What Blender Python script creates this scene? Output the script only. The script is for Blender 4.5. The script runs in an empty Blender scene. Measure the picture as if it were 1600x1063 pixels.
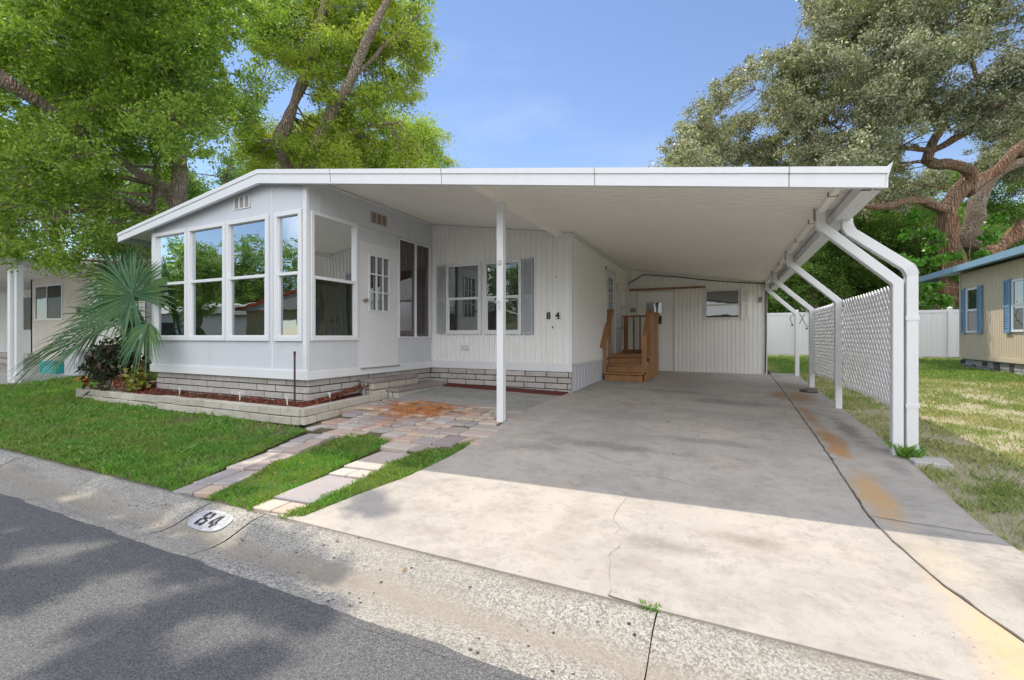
import bpy, bmesh, math, random
import numpy as np
from mathutils import Vector, Matrix, noise
random.seed(4); RNG = np.random.default_rng(11)
SC = bpy.context.scene
COL = SC.collection
rad = math.radians
# ---------------------------------------------------------------- camera
F_PX = 711.0; HOR = 526.0; TH = math.atan(336/711.0); S_, C_ = math.sin(TH), math.cos(TH); CZ = 1.30
cam = bpy.data.cameras.new('camera'); camo = bpy.data.objects.new('camera', cam); COL.objects.link(camo)
cam.sensor_width = 36; cam.lens = 36*F_PX/1600; cam.shift_y = -(531.5-HOR)/1600
cam.clip_start = .05; cam.clip_end = 3000
camo.location = (0, 0, CZ); camo.rotation_euler = (rad(90), 0, TH)
SC.camera = camo
# ---------------------------------------------------------------- sky, sun, exposure
SUN_DIR = Vector((-.477, .30, 1)).normalized()
ELEV = math.asin(SUN_DIR.z)
w = bpy.data.worlds.new('World'); SC.world = w; w.use_nodes = True
nt = w.node_tree; bg = nt.nodes['Background']
sky = nt.nodes.new('ShaderNodeTexSky'); sky.sky_type = 'NISHITA'; sky.sun_disc = False
sky.sun_elevation = ELEV; sky.sun_rotation = math.atan2(SUN_DIR.x, SUN_DIR.y)
sky.air_density = 1.0; sky.dust_density = .0; sky.ozone_density = 2.2; sky.altitude = 0
# blue sky ahead; bright unseen cloud added overhead and behind to lift shade fill
tc = nt.nodes.new('ShaderNodeTexCoord')
def wn(ty, **kw):
    n = nt.nodes.new(ty)
    for k, v in kw.items():
        if k in n.inputs: n.inputs[k].default_value = v
        else: setattr(n, k, v)
    return n
def wramp(f, a, b, ca, cb):
    r = wn('ShaderNodeValToRGB'); e = r.color_ramp.elements; e[0].position = a; e[1].position = b; e[0].color = (ca, ca, ca, 1); e[1].color = (cb, cb, cb, 1)
    nt.links.new(f, r.inputs[0]); return r.outputs[0]
def wmix(f, a, b, mode='MIX'):
    m = wn('ShaderNodeMix', data_type='RGBA', blend_type=mode)
    for i, x in ((0, f), (6, a), (7, b)):
        if hasattr(x, 'links'): nt.links.new(x, m.inputs[i])
        elif i == 0: m.inputs[0].default_value = x
        else: m.inputs[i].default_value = (*x, 1)
    return m.outputs[2]
def wnoise(sc, det, ro, scale):
    mp = wn('ShaderNodeMapping'); mp.inputs['Scale'].default_value = scale; nt.links.new(tc.outputs['Generated'], mp.inputs[0])
    n = wn('ShaderNodeTexNoise', Scale=sc, Detail=det, Roughness=ro); nt.links.new(mp.outputs[0], n.inputs['Vector']); return n.outputs['Fac']
base_sky = wmix(1.0, sky.outputs[0], (.86, .82, .84), 'MULTIPLY')
wisp = wramp(wnoise(1.7, 7, .62, (1, 1, 2.6)), .52, .85, 0, .35)
c = wmix(wisp, base_sky, (4.2, 4.4, 4.9))
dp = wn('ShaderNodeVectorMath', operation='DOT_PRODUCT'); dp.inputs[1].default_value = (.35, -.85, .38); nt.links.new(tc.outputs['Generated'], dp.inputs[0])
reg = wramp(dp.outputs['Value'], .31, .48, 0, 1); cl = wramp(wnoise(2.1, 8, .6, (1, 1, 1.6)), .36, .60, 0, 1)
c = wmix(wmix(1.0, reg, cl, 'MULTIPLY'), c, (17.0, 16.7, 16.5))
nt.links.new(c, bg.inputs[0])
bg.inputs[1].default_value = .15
sun = bpy.data.lights.new('sun', 'SUN'); suno = bpy.data.objects.new('sun', sun); COL.objects.link(suno)
sun.energy = 3.3; sun.angle = rad(.55); sun.color = (1, .91, .76)
suno.rotation_euler = (-SUN_DIR).to_track_quat('-Z', 'Y').to_euler(); suno.location = (-10, 6, 25)
vs = SC.view_settings; vs.view_transform = 'Standard'; vs.look = 'None'; vs.gamma = 1; vs.exposure = .5
SC.cycles.max_bounces = 10; SC.cycles.diffuse_bounces = 5; SC.cycles.transparent_max_bounces = 10

# ---------------------------------------------------------------- helpers
def at(px, py, d):                       # a point at photo pixel px,py and depth d (metres)
    t = (px-800)/F_PX
    return Vector((d*(-S_+C_*t), d*(C_+S_*t), CZ+(HOR-py)*d/F_PX))
GK = [(-60, .1), (-6.0, .06), (-5.0, .02), (0, .03), (1.55, 0), (1.8, -.02), (2.1, .06), (5.3, .2), (12, .41), (22, .47), (60, .5), (400, .6)]
def g0(Y):
    if Y <= GK[0][0]: return GK[0][1]
    for (a, b), (p, q) in zip(GK, GK[1:]):
        if Y <= p: return b+(q-b)*(Y-a)/(p-a)
    return GK[-1][1]
def gz(X, Y):
    wy = min(max((Y-4)/2, 0), 1)
    if Y > 8.5: wy = max(.2, 1-.8*(Y-8.5)/3.5)
    return g0(Y)+.0215*min(max(1.4-X, 0), 6.6)*wy

def tag(o, label=None, cat=None, group=None, kind=None):
    if label: o['label'] = label
    if cat: o['category'] = cat
    if group: o['group'] = group
    if kind: o['kind'] = kind
    return o
def thing(name, label, cat, loc=(0, 0, 0), group=None):
    o = bpy.data.objects.new(name, None); o.empty_display_size = .2; COL.objects.link(o); o.location = loc
    return tag(o, label, cat, group)
def link_mesh(name, me, m, parent=None):
    o = bpy.data.objects.new(name, me); COL.objects.link(o)
    if m: me.materials.append(m)
    if parent is not None:
        o.parent = parent
        p = parent; off = Vector((0, 0, 0))
        while p is not None: off += p.location; p = p.parent
        o.location = -off                 # all meshes are written in world coordinates
    return o
class MB:
    def __init__(s): s.v = []; s.f = []
    def add(s, vs, fs):
        n = len(s.v); s.v += [tuple(v) for v in vs]; s.f += [tuple(i+n for i in f) for f in fs]; return s
    def box(s, x0, x1, y0, y1, z0, z1, f=None):
        v = [(x, y, z) for z in (z0, z1) for y in (y0, y1) for x in (x0, x1)]
        if f: v = [f(*p) for p in v]
        return s.add(v, [(0, 2, 3, 1), (4, 5, 7, 6), (0, 1, 5, 4), (2, 6, 7, 3), (0, 4, 6, 2), (1, 3, 7, 5)])
    def bar(s, a, b, wd, hg, up=(0, 0, 1)):     # rectangular bar from a to b
        a = Vector(a); b = Vector(b); d = (b-a).normalized(); u = Vector(up)
        r = d.cross(u)
        if r.length < 1e-4: r = d.cross(Vector((0, 1, 0)))
        r.normalize(); u = r.cross(d)
        v = []
        for p in (a, b):
            for i, j in ((-1, -1), (1, -1), (1, 1), (-1, 1)): v.append(p+r*(i*wd/2)+u*(j*hg/2))
        return s.add(v, [(0, 1, 2, 3), (7, 6, 5, 4), (0, 4, 5, 1), (1, 5, 6, 2), (2, 6, 7, 3), (3, 7, 4, 0)])
    def quad(s, *p): return s.add(p, [tuple(range(len(p)))])
    def sweep(s, pts, wd, y0, y1):              # rectangular tube, centre line in the X-Z plane
        P = [Vector((p[0], 0, p[1])) for p in pts]; L = []
        for i, p in enumerate(P):
            a = (P[i]-P[i-1]).normalized() if i else None; b = (P[i+1]-P[i]).normalized() if i < len(P)-1 else None
            if a is None: a = b
            if b is None: b = a
            n1 = Vector((-a.z, 0, a.x)); n2 = Vector((-b.z, 0, b.x)); m = (n1+n2).normalized()
            L.append(m*(wd/2/max(.4, m.dot(n1))))
        v = []
        for p, m in zip(P, L):
            for y, q in ((y0, -1), (y1, -1), (y1, 1), (y0, 1)): v.append((p.x+q*m.x, y, p.z+q*m.z))
        f = [(0, 1, 2, 3), tuple(len(v)-4+i for i in (3, 2, 1, 0))]
        for i in range(len(P)-1):
            for k in range(4): f.append((4*i+k, 4*i+(k+1) % 4, 4*i+4+(k+1) % 4, 4*i+4+k))
        return s.add(v, f)
    def tube(s, pts, rr, n=8, wob=0):
        P = [Vector(p) for p in pts]; v = []; prev = None
        for i, p in enumerate(P):
            d = ((P[min(i+1, len(P)-1)])-(P[max(i-1, 0)])).normalized()
            if prev is None:
                x = d.orthogonal().normalized()
            else:
                x = (prev-d*prev.dot(d)).normalized()
            prev = x; y = d.cross(x)
            for k in range(n):
                a = 2*math.pi*k/n; r = rr[i]
                if wob: r *= 1+wob*noise.noise(Vector((p.x*2+math.cos(a), p.y*2+math.sin(a), p.z*2)))+wob*.6*noise.noise(Vector((p.x+math.cos(a)*4, p.y+math.sin(a)*4, p.z*1.1)))
                v.append(p+(x*math.cos(a)+y*math.sin(a))*r)
        f = [tuple(range(n))[::-1], tuple(len(v)-n+i for i in range(n))]
        for i in range(len(P)-1):
            for k in range(n): f.append((i*n+k, i*n+(k+1) % n, (i+1)*n+(k+1) % n, (i+1)*n+k))
        return s.add(v, f)
    def build(s, name, m, parent=None, bevel=0, smooth=False, seg=1):
        me = bpy.data.meshes.new(name); me.from_pydata(s.v, [], s.f)
        bm = bmesh.new(); bm.from_mesh(me); bmesh.ops.recalc_face_normals(bm, faces=bm.faces); bm.to_mesh(me); bm.free()
        if smooth: me.polygons.foreach_set('use_smooth', [True]*len(me.polygons))
        o = link_mesh(name, me, m, parent)
        if bevel:
            b = o.modifiers.new('bevel', 'BEVEL'); b.width = bevel; b.segments = seg; b.limit_method = 'ANGLE'; b.angle_limit = rad(40)
        return o
def smooth_path(pts, rr, sub=4, jit=0):
    P = [Vector(p) for p in pts]; out = []; ro = []
    for i in range(len(P)-1):
        p0 = P[max(i-1, 0)]; p1 = P[i]; p2 = P[i+1]; p3 = P[min(i+2, len(P)-1)]
        for k in range(sub):
            t = k/sub
            q = .5*((2*p1)+(p2-p0)*t+(2*p0-5*p1+4*p2-p3)*t*t+(3*p1-p0-3*p2+p3)*t**3)
            if jit: q += Vector(noise.noise_vector(q*1.3))*jit
            out.append(q); ro.append(rr[i]+(rr[i+1]-rr[i])*t)
    out.append(P[-1]); ro.append(rr[-1]); return out, ro
def plY(Y0): return lambda a, n, z: (a, Y0-n, z)          # wall facing the street
def plX(X0, sgn=1): return lambda a, n, z: (X0+sgn*n, a, z)
def np_obj(name, V, m, parent=None, n=4):                    # V: (N, n, 3) array, one n-gon each
    N = len(V); me = bpy.data.meshes.new(name)
    me.vertices.add(N*n); me.vertices.foreach_set('co', V.astype(np.float32).ravel())
    me.loops.add(N*n); me.loops.foreach_set('vertex_index', np.arange(N*n, dtype=np.int32))
    me.polygons.add(N); me.polygons.foreach_set('loop_start', np.arange(0, N*n, n, dtype=np.int32))
    me.update(calc_edges=True)
    return link_mesh(name, me, m, parent)

# ---------------------------------------------------------------- materials
class M:
    def __init__(s, name):
        s.m = bpy.data.materials.new(name); s.m.use_nodes = True; s.t = s.m.node_tree; s.n = s.t.nodes
        s.b = s.n['Principled BSDF']; s.tc = None
    def node(s, ty, **kw):
        n = s.n.new(ty)
        for k, v in kw.items():
            if k in n.inputs: n.inputs[k].default_value = v
            else: setattr(n, k, v)
        return n
    def l(s, a, b): s.t.links.new(a, b)
    def co(s, scale=(1, 1, 1)):
        if s.tc is None: s.tc = s.node('ShaderNodeNewGeometry')
        mp = s.node('ShaderNodeMapping'); mp.inputs['Scale'].default_value = scale
        s.l(s.tc.outputs['Position'], mp.inputs[0]); return mp.outputs[0]
    def noise(s, sc, det=5, ro=.6, scale=(1, 1, 1)):
        n = s.node('ShaderNodeTexNoise', Scale=sc, Detail=det, Roughness=ro); s.l(s.co(scale), n.inputs['Vector']); return n.outputs['Fac']
    def vor(s, sc, scale=(1, 1, 1), out='Distance', feature='F1'):
        n = s.node('ShaderNodeTexVoronoi', Scale=sc, feature=feature); s.l(s.co(scale), n.inputs['Vector']); return n.outputs[out]
    def ramp(s, f, a, b, ca=(0, 0, 0), cb=(1, 1, 1)):
        r = s.node('ShaderNodeValToRGB'); e = r.color_ramp.elements
        e[0].position = a; e[1].position = b; e[0].color = (*ca, 1); e[1].color = (*cb, 1); s.l(f, r.inputs[0]); return r.outputs[0]
    def mix(s, f, a, b, mode='MIX'):
        m = s.node('ShaderNodeMix'); m.data_type = 'RGBA'; m.blend_type = mode
        for i, x in ((0, f), (6, a), (7, b)):
            if hasattr(x, 'links'): s.l(x, m.inputs[i])
            elif i == 0: m.inputs[0].default_value = x
            else: m.inputs[i].default_value = (*x, 1)
        return m.outputs[2]
    def math(s, op, a, b=0.0, c=0.0):
        m = s.node('ShaderNodeMath', operation=op)
        for i, x in enumerate((a, b, c)):
            if hasattr(x, 'links'): s.l(x, m.inputs[i])
            else: m.inputs[i].default_value = x
        return m.outputs[0]
    def near(s, cx, cy, rx, ry, wob=.6, sc=4):      # stain mask around a world position
        sp = s.node('ShaderNodeSeparateXYZ'); s.l(s.co(), sp.inputs[0])
        dx = s.math('DIVIDE', s.math('SUBTRACT', sp.outputs[0], cx), rx); dy = s.math('DIVIDE', s.math('SUBTRACT', sp.outputs[1], cy), ry)
        d = s.math('SQRT', s.math('ADD', s.math('MULTIPLY', dx, dx), s.math('MULTIPLY', dy, dy)))
        d = s.math('ADD', d, s.math('MULTIPLY', s.math('SUBTRACT', s.noise(sc, 6, .65), .5), wob*3))
        return s.math('MULTIPLY', s.ramp(d, .35, 1.1, (1, 1, 1), (0, 0, 0)), s.ramp(s.noise(sc*5, 7, .8), .22, .5))
    def col(s, c):
        if hasattr(c, 'links'): s.l(c, s.b.inputs['Base Color'])
        else: s.b.inputs['Base Color'].default_value = (*c, 1)
        return s
    def rough(s, r):
        if hasattr(r, 'links'): s.l(r, s.b.inputs['Roughness'])
        else: s.b.inputs['Roughness'].default_value = r
        return s
    def bump(s, h, st=.3, dist=.01):
        b = s.node('ShaderNodeBump', Strength=st, Distance=dist); s.l(h, b.inputs['Height']); s.l(b.outputs[0], s.b.inputs['Normal']); return s
def simple(name, c, r=.6, var=.12, sc=3, bump=.0, bsc=60, metal=0):
    a = M(name); d = tuple(x*(1-var) for x in c); e = tuple(min(1, x*(1+var*.6)) for x in c)
    a.col(a.mix(a.ramp(a.noise(sc, 6, .65), .32, .68), d, e)).rough(r); a.b.inputs['Metallic'].default_value = metal
    if bump: a.bump(a.noise(bsc, 4, .6), bump, .004)
    return a.m
def painted(name, c, r=.45, dirt=.25, streak=True, dcol=(.42, .38, .31)):
    a = M(name)
    n = a.ramp(a.noise(1.6, 7, .7, (2.5, 2.5, .5) if streak else (1, 1, 1)), .5, .8)
    n2 = a.ramp(a.noise(9, 6, .7, (1, 1, .35)), .55, .85)
    k = a.math('MULTIPLY', a.math('ADD', n, a.math('MULTIPLY', n2, .6)), dirt)
    a.col(a.mix(k, c, tuple(x*y for x, y in zip(c, (.62, .58, .5))))).rough(r).bump(a.noise(90, 3, .5), .06, .002); return a.m
WHITE = painted('white_paint', (.58, .61, .66), .4, .28)
TRIM = painted('white_trim', (.70, .72, .75), .38, .18)
CREAM = painted('cream_siding', (.87, .87, .86), .45, .16)
GREYSIDE = painted('pale_siding', (.82, .82, .82), .45, .2)
CEIL = painted('ceiling_pan', (.92, .90, .86), .5, .10, False)
SHUT = simple('shutter_grey', (.40, .43, .46), .5)
LATT = painted('white_lattice', (.88, .88, .88), .4, .06)
VINYL = painted('vinyl_white', (.74, .75, .78), .35, .12)
SHUTBLUE = simple('shutter_blue', (.14, .27, .42), .5)
ROOFBLUE = painted('blue_metal', (.16, .28, .38), .5, .5)
BEIGE = painted('beige_siding', (.52, .44, .32), .6, .15)
DARK = simple('dark_metal', (.03, .03, .032), .4)
BLACKPAINT = simple('black_paint', (.02, .02, .022), .6)
BROWNMET = simple('vent_brown', (.24, .20, .16), .6)
RUSTROD = simple('rusty_rod', (.06, .03, .02), .7)
BRASS = simple('old_brass', (.30, .25, .17), .35, metal=.7)
ROOFTOP = simple('roof_top', (.62, .62, .60), .6)
INTW = simple('interior_wall', (.62, .60, .48), .8, .05)
INTF = simple('interior_floor', (.30, .25, .19), .8)
CURT = simple('brown_curtain', (.42, .17, .14), .85, .3, 12)
DARKROOM = simple('dark_room', (.05, .05, .045), .9)
TEAL = simple('teal_plastic', (.03, .38, .40), .4)
PURPLEBOX = simple('steel', (.5, .5, .5), .4)

def glass(name, refl, tint, base=None):
    a = M(name); a.n.remove(a.b); out = a.n['Material Output']
    gl = a.node('ShaderNodeBsdfGlossy'); gl.inputs['Roughness'].default_value = .0; gl.inputs['Color'].default_value = (.92, .97, 1, 1)
    if base is None:
        tr = a.node('ShaderNodeBsdfTransparent'); tr.inputs[0].default_value = (*tint, 1)
    else:
        tr = a.node('ShaderNodeBsdfDiffuse'); tr.inputs[0].default_value = (*base, 1)
    fr = a.node('ShaderNodeFresnel'); fr.inputs[0].default_value = 1.5
    k = a.math('MAXIMUM', fr.outputs[0], refl)
    k = a.math('MINIMUM', a.math('ADD', a.math('MULTIPLY', fr.outputs[0], .25 if name == 'glass_dim' else 1), refl), 1)
    bp = a.node('ShaderNodeBump', Strength=.22, Distance=.012); a.l(a.noise(1.6, 2, .5), bp.inputs['Height']); a.l(bp.outputs[0], gl.inputs['Normal'])
    mxs = a.node('ShaderNodeMixShader'); a.l(k, mxs.inputs[0]); a.l(tr.outputs[0], mxs.inputs[1]); a.l(gl.outputs[0], mxs.inputs[2]); a.l(mxs.outputs[0], out.inputs[0])
    return a.m
GL_UP = glass('glass_upper', .56, (.50, .55, .42))
GL_LO = glass('glass_lower', .30, (.30, .33, .26))
GL_SIDE = glass('glass_side', .02, (.30, .35, .13))
GL_SIDELO = glass('glass_side_lower', .03, (.40, .42, .34))
GL_DARK = glass('glass_dark', .16, None, (.035, .04, .035))
GL_DIM = glass('glass_dim', .03, None, (.045, .05, .045))
GL_SLIDE = glass('glass_slider', .10, (.55, .5, .48))

def wood():
    a = M('stained_wood'); n = a.noise(6, 6, .65, (1, 1, .25)); n2 = a.noise(28, 5, .7, (1, 1, .15))
    c = a.mix(a.ramp(n, .3, .7), (.19, .08, .03), (.42, .19, .07)); c = a.mix(a.math('MULTIPLY', a.ramp(n2, .5, .75), .55), c, (.10, .04, .015))
    gi = a.node('ShaderNodeNewGeometry'); c = a.mix(a.math('MULTIPLY', gi.outputs['Random Per Island'], .4), c, (.46, .27, .12))
    return a.col(c).rough(.6).bump(n2, .25, .004).m
WOOD = wood()
WOODOLD = simple('brown_board', (.30, .17, .08), .6, .3, 8)
def concrete(name, base, stain, warm, rust=(), agg=False, crackmap=False):
    a = M(name)
    big = a.ramp(a.noise(.9, 8, .68), .36, .68)
    c = a.mix(big, stain, base)
    c = a.mix(a.math('MULTIPLY', a.ramp(a.noise(4.5, 9, .78), .5, .66), .7), c, tuple(x*.74 for x in stain))
    c = a.mix(a.math('MULTIPLY', a.ramp(a.noise(2.2, 6, .7, (1, .5, 1)), .56, .74), .5), c, warm)
    c = a.mix(a.math('MULTIPLY', a.ramp(a.noise(140, 3, .7), .35, .7), .16), c, tuple(x*.45 for x in stain))
    c = a.mix(a.math('MULTIPLY', a.ramp(a.noise(13, 9, .85), .53, .66), .5), c, tuple(x*.52 for x in stain))
    c = a.mix(a.math('MULTIPLY', a.ramp(a.noise(1.7, 9, .75, (1, 1.6, 1)), .50, .66), .5), c, tuple(x*y for x, y in zip(stain, (.66, .62, .58))))
    # sparse dark pits
    pit = a.ramp(a.vor(24), .06, .13, (1, 1, 1), (0, 0, 0)); sel = a.ramp(a.noise(1.7, 5), .46, .56)
    c = a.mix(a.math('MULTIPLY', pit, a.math('MULTIPLY', sel, .75)), c, (.07, .065, .06))
    for (cx, cy, rx, ry, k, col) in rust:
        c = a.mix(a.math('MULTIPLY', a.near(cx, cy, rx, ry), k), c, col)
    a.col(c).rough(.85)
    h = a.math('ADD', a.noise(70, 4, .7), a.math('MULTIPLY', a.noise(6, 5, .6), 1.5))
    return a.bump(h, .22, .006).m
DRIVE = concrete('driveway_concrete', (.46, .42, .375), (.36, .335, .31), (.47, .405, .335), [(1.0, 2.45, .16, .6, .6, (.62, .40, .18)), (.80, 8.8, .25, .6, .8, (.30, .18, .09)), (-1.2, 5.9, .7, .3, .35, (.2, .19, .18)), (-.1, 6.6, .9, .25, .35, (.22, .21, .2)), (.9, 6.5, .1, 1.4, .3, (.25, .17, .1)),
   (-1.1, 4.6, .9, .16, .6, (.15, .15, .145)), (-.1, 5.1, .7, .14, .55, (.16, .16, .155)), (.1, 7.6, 1.0, .3, .6, (.15, .15, .145)), (-.9, 8.3, 1.1, .25, .5, (.17, .165, .15)), (-1.8, 4.3, .4, .2, .5, (.17, .165, .15)), (-.9, 2.9, .16, .6, .3, (.30, .25, .19)), (-1.4, 2.75, .2, .5, .25, (.32, .27, .2)), (-.35, 2.75, .35, .12, .6, (.18, .165, .14)), (.05, 3.0, .3, .12, .55, (.2, .17, .14)), (-1.3, 3.4, .3, .16, .35, (.32, .27, .2))])
SIDESLAB = concrete('side_slab_concrete', (.43, .40, .36), (.33, .31, .285), (.44, .38, .31), [(.97, 4.1, .13, .6, .85, (.44, .28, .12)), (.98, 5.6, .13, .9, .95, (.36, .19, .08)), (.96, 7.0, .10, .9, .8, (.34, .19, .09)), (1.05, 8.6, .24, .7, .95, (.32, .19, .09)), (1.1, 10, .2, .5, .4, (.3, .2, .1)), (1.0, 3.2, .2, .35, .25, (.62, .50, .34)), (1.35, 2.9, .22, .3, .7, (.19, .18, .17)), (1.25, 6.3, .12, .9, .7, (.13, .125, .12)), (1.3, 4.9, .1, .4, .5, (.16, .155, .15))])
PATIO = concrete('patio_concrete', (.40, .40, .38), (.28, .28, .26), (.42, .36, .25))
NBDRIVE = concrete('neighbour_drive', (.47, .46, .43), (.36, .36, .34), (.45, .42, .36))
def curbm():
    a = M('curb_concrete')
    v = a.node('ShaderNodeTexVoronoi', Scale=105); a.l(a.co(), v.inputs['Vector'])
    v2 = a.node('ShaderNodeTexVoronoi', Scale=150); a.l(a.co(), v2.inputs['Vector'])
    k = a.node('ShaderNodeSeparateColor'); a.l(v.outputs['Color'], k.inputs[0])
    k2 = a.node('ShaderNodeSeparateColor'); a.l(v2.outputs['Color'], k2.inputs[0])
    c = a.mix(a.ramp(k.outputs[0], .25, .85), (.15, .143, .13), (.36, .34, .31))
    c = a.mix(a.math('MULTIPLY', a.ramp(k2.outputs[1], .5, .95), .55), c, (.60, .59, .56))
    c = a.mix(a.math('MULTIPLY', a.ramp(a.noise(1.3, 7, .7, (.6, 1, 1)), .42, .66), .75), c, (.30, .275, .235))
    dirt = a.ramp(a.noise(2.0, 8, .72, (.35, 2.2, 1)), .5, .7); c = a.mix(a.math('MULTIPLY', dirt, .6), c, (.15, .135, .115))
    # silt lying along the gutter line
    sp = a.node('ShaderNodeSeparateXYZ'); a.l(a.co(), sp.inputs[0])
    d = a.math('ABSOLUTE', a.math('ADD', a.math('SUBTRACT', sp.outputs[1], 1.83), a.math('MULTIPLY', a.math('SUBTRACT', a.noise(1.1, 5), .5), .16)))
    c = a.mix(a.math('MULTIPLY', a.ramp(d, .015, .12, (1, 1, 1), (0, 0, 0)), .7), c, (.27, .235, .19))
    pit = a.ramp(a.vor(17), .12, .17, (1, 1, 1), (0, 0, 0)); sel = a.ramp(a.noise(4, 3), .50, .56)
    c = a.mix(a.math('MULTIPLY', pit, sel), c, (.03, .03, .028))
    h = a.math('ADD', v.outputs['Distance'], a.math('MULTIPLY', a.noise(30, 5, .7), .8))
    return a.col(c).rough(.85).bump(h, .55, .008).m
CURB = curbm()
def asphalt():
    a = M('asphalt'); v = a.node('ShaderNodeTexVoronoi', Scale=240); a.l(a.co(), v.inputs['Vector'])
    k = a.node('ShaderNodeSeparateColor'); a.l(v.outputs['Color'], k.inputs[0])
    c = a.mix(a.ramp(k.outputs[0], .2, .9), (.048, .050, .058), (.170, .168, .167))
    c = a.mix(a.math('MULTIPLY', a.ramp(k.outputs[1], .88, .97), .5), c, (.32, .31, .30))
    c = a.mix(a.math('MULTIPLY', a.ramp(a.noise(.7, 6, .6), .4, .7), .35), c, (.115, .116, .12))
    h = a.math('ADD', v.outputs['Distance'], a.math('MULTIPLY', a.noise(45, 4, .7), .7))
    return a.col(c).rough(.9).bump(h, .5, .006).m
ASPH = asphalt()
def paver():
    a = M('paver'); gi = a.node('ShaderNodeNewGeometry'); r = a.node('ShaderNodeValToRGB'); e = r.color_ramp.elements
    cols = [(0, (.40, .36, .34)), (.2, (.30, .28, .30)), (.38, (.50, .38, .31)), (.52, (.44, .43, .42)), (.66, (.55, .42, .32)), (.8, (.23, .22, .25)), (.9, (.50, .29, .21)), (1, (.48, .44, .39))]
    e[0].color = (*cols[0][1], 1); e[1].color = (*cols[-1][1], 1)
    for p, c in cols[1:-1]: q = e.new(p); q.color = (*c, 1)
    a.l(gi.outputs['Random Per Island'], r.inputs[0]); c = r.outputs[0]
    c = a.mix(a.math('MULTIPLY', a.ramp(a.noise(7, 7, .7), .4, .7), .45), c, (.44, .36, .31))
    c = a.mix(a.math('MULTIPLY', a.ramp(a.noise(17, 6, .7), .5, .72), .4), c, (.24, .22, .2))
    c = a.mix(a.math('MULTIPLY', a.near(-3.9, 5.25, .80, .66, .8, 6), 1.0), c, a.mix(a.noise(14, 5, .7), (.16, .035, .01), (.55, .22, .04)))
    return a.col(c).rough(.8).bump(a.noise(60, 5, .7), .3, .005).m
PAVER = paver()
def block(name, base, dirt, k=.7):
    a = M(name); gi = a.node('ShaderNodeNewGeometry')
    c = a.mix(gi.outputs['Random Per Island'], base, tuple(x*.78 for x in base))
    c = a.mix(a.math('MULTIPLY', a.ramp(a.noise(5, 7, .72), .48, .7), k), c, dirt)
    c = a.mix(a.math('MULTIPLY', a.ramp(a.noise(45, 4, .7), .52, .66), .5), c, tuple(x*.5 for x in base))
    return a.col(c).rough(.9).bump(a.noise(45, 5, .75), .5, .01).m
BLOCK = block('grey_block', (.54, .52, .50), (.33, .30, .26))
BEDBLOCK = block('bed_block', (.56, .53, .47), (.33, .28, .18))
MORTAR = simple('mortar', (.045, .043, .04), .95)
STEPTOP = block('step_paver', (.34, .29, .28), (.20, .17, .17))
NBBLOCK = block('pier_block', (.40, .39, .38), (.16, .15, .14), .9)
def soilm(name, c1, c2, c3):
    a = M(name); c = a.mix(a.ramp(a.noise(9, 8, .75), .35, .65), c1, c2); c = a.mix(a.math('MULTIPLY', a.ramp(a.noise(60, 5, .7), .5, .7), .6), c, c3)
    return a.col(c).rough(.95).bump(a.noise(50, 6, .8), .8, .02).m
SOIL = soilm('lawn_soil', (.07, .075, .03), (.14, .12, .06), (.22, .16, .11))
DRYSOIL = soilm('dry_lawn_soil', (.42, .36, .26), (.30, .29, .16), (.52, .46, .36))
GROUND = soilm('far_ground', (.06, .085, .03), (.10, .12, .045), (.14, .12, .07))
def island(name, c1, c2, c3, rough=.8, transl=0, sc=1.0, spot=.35, nsc=1.2):
    a = M(name); gi = a.node('ShaderNodeNewGeometry'); r = gi.outputs['Random Per Island']
    c = a.mix(r, c1, c2); n = a.ramp(a.noise(nsc, 3, .5), .4, .62); c = a.mix(a.math('MULTIPLY', n, .6), c, c3)
    a.col(c).rough(rough)
    if transl:
        out = a.n['Material Output']; tl = a.node('ShaderNodeBsdfTranslucent')
        c2_ = a.mix(1.0, c, (1.25, 1.35, .55), 'MULTIPLY'); a.l(c2_, tl.inputs[0])
        m_ = a.node('ShaderNodeMixShader'); m_.inputs[0].default_value = transl
        a.l(a.b.outputs[0], m_.inputs[1]); a.l(tl.outputs[0], m_.inputs[2]); a.l(m_.outputs[0], out.inputs[0])
    return a.m
GRASS = island('grass_blade', (.075, .21, .032), (.24, .43, .09), (.26, .30, .085), .5, .4, nsc=2.2)
GRASSDRY = island('dry_grass_blade', (.22, .31, .09), (.55, .47, .28), (.17, .28, .06), .8, .3, nsc=1.6)
MULCH = island('red_mulch', (.13, .035, .022), (.26, .075, .045), (.14, .075, .045), .9)
LITTER = island('leaf_litter', (.16, .10, .05), (.30, .20, .10), (.12, .07, .035), .9)
REDSTRIP = soilm('red_mulch_strip', (.15, .022, .02), (.11, .02, .02), (.2, .04, .035))
LEAF_A = island('leaf_deep_green', (.055, .15, .025), (.36, .49, .08), (.29, .40, .06), .52, .45, nsc=.5)
LEAF_B = island('leaf_bright_green', (.10, .22, .03), (.44, .53, .08), (.42, .44, .07), .52, .48, nsc=.55)
LEAF_C = island('leaf_far_green', (.07, .15, .03), (.27, .40, .09), (.10, .20, .04), .45, .42, nsc=.5)
LEAF_OAK = island('leaf_live_oak', (.05, .072, .03), (.56, .55, .41), (.22, .25, .11), .42, .25, nsc=.6)
LEAF_VINE = island('leaf_vine', (.09, .26, .03), (.16, .36, .05), (.05, .16, .02), .4, .4)
PALM = island('palm_leaf', (.022, .09, .035), (.065, .17, .075), (.11, .19, .045), .6, .2, nsc=2)
CROTON = island('croton_leaf', (.02, .045, .018), (.07, .022, .025), (.03, .07, .02), .35, .1, nsc=9)
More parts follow.
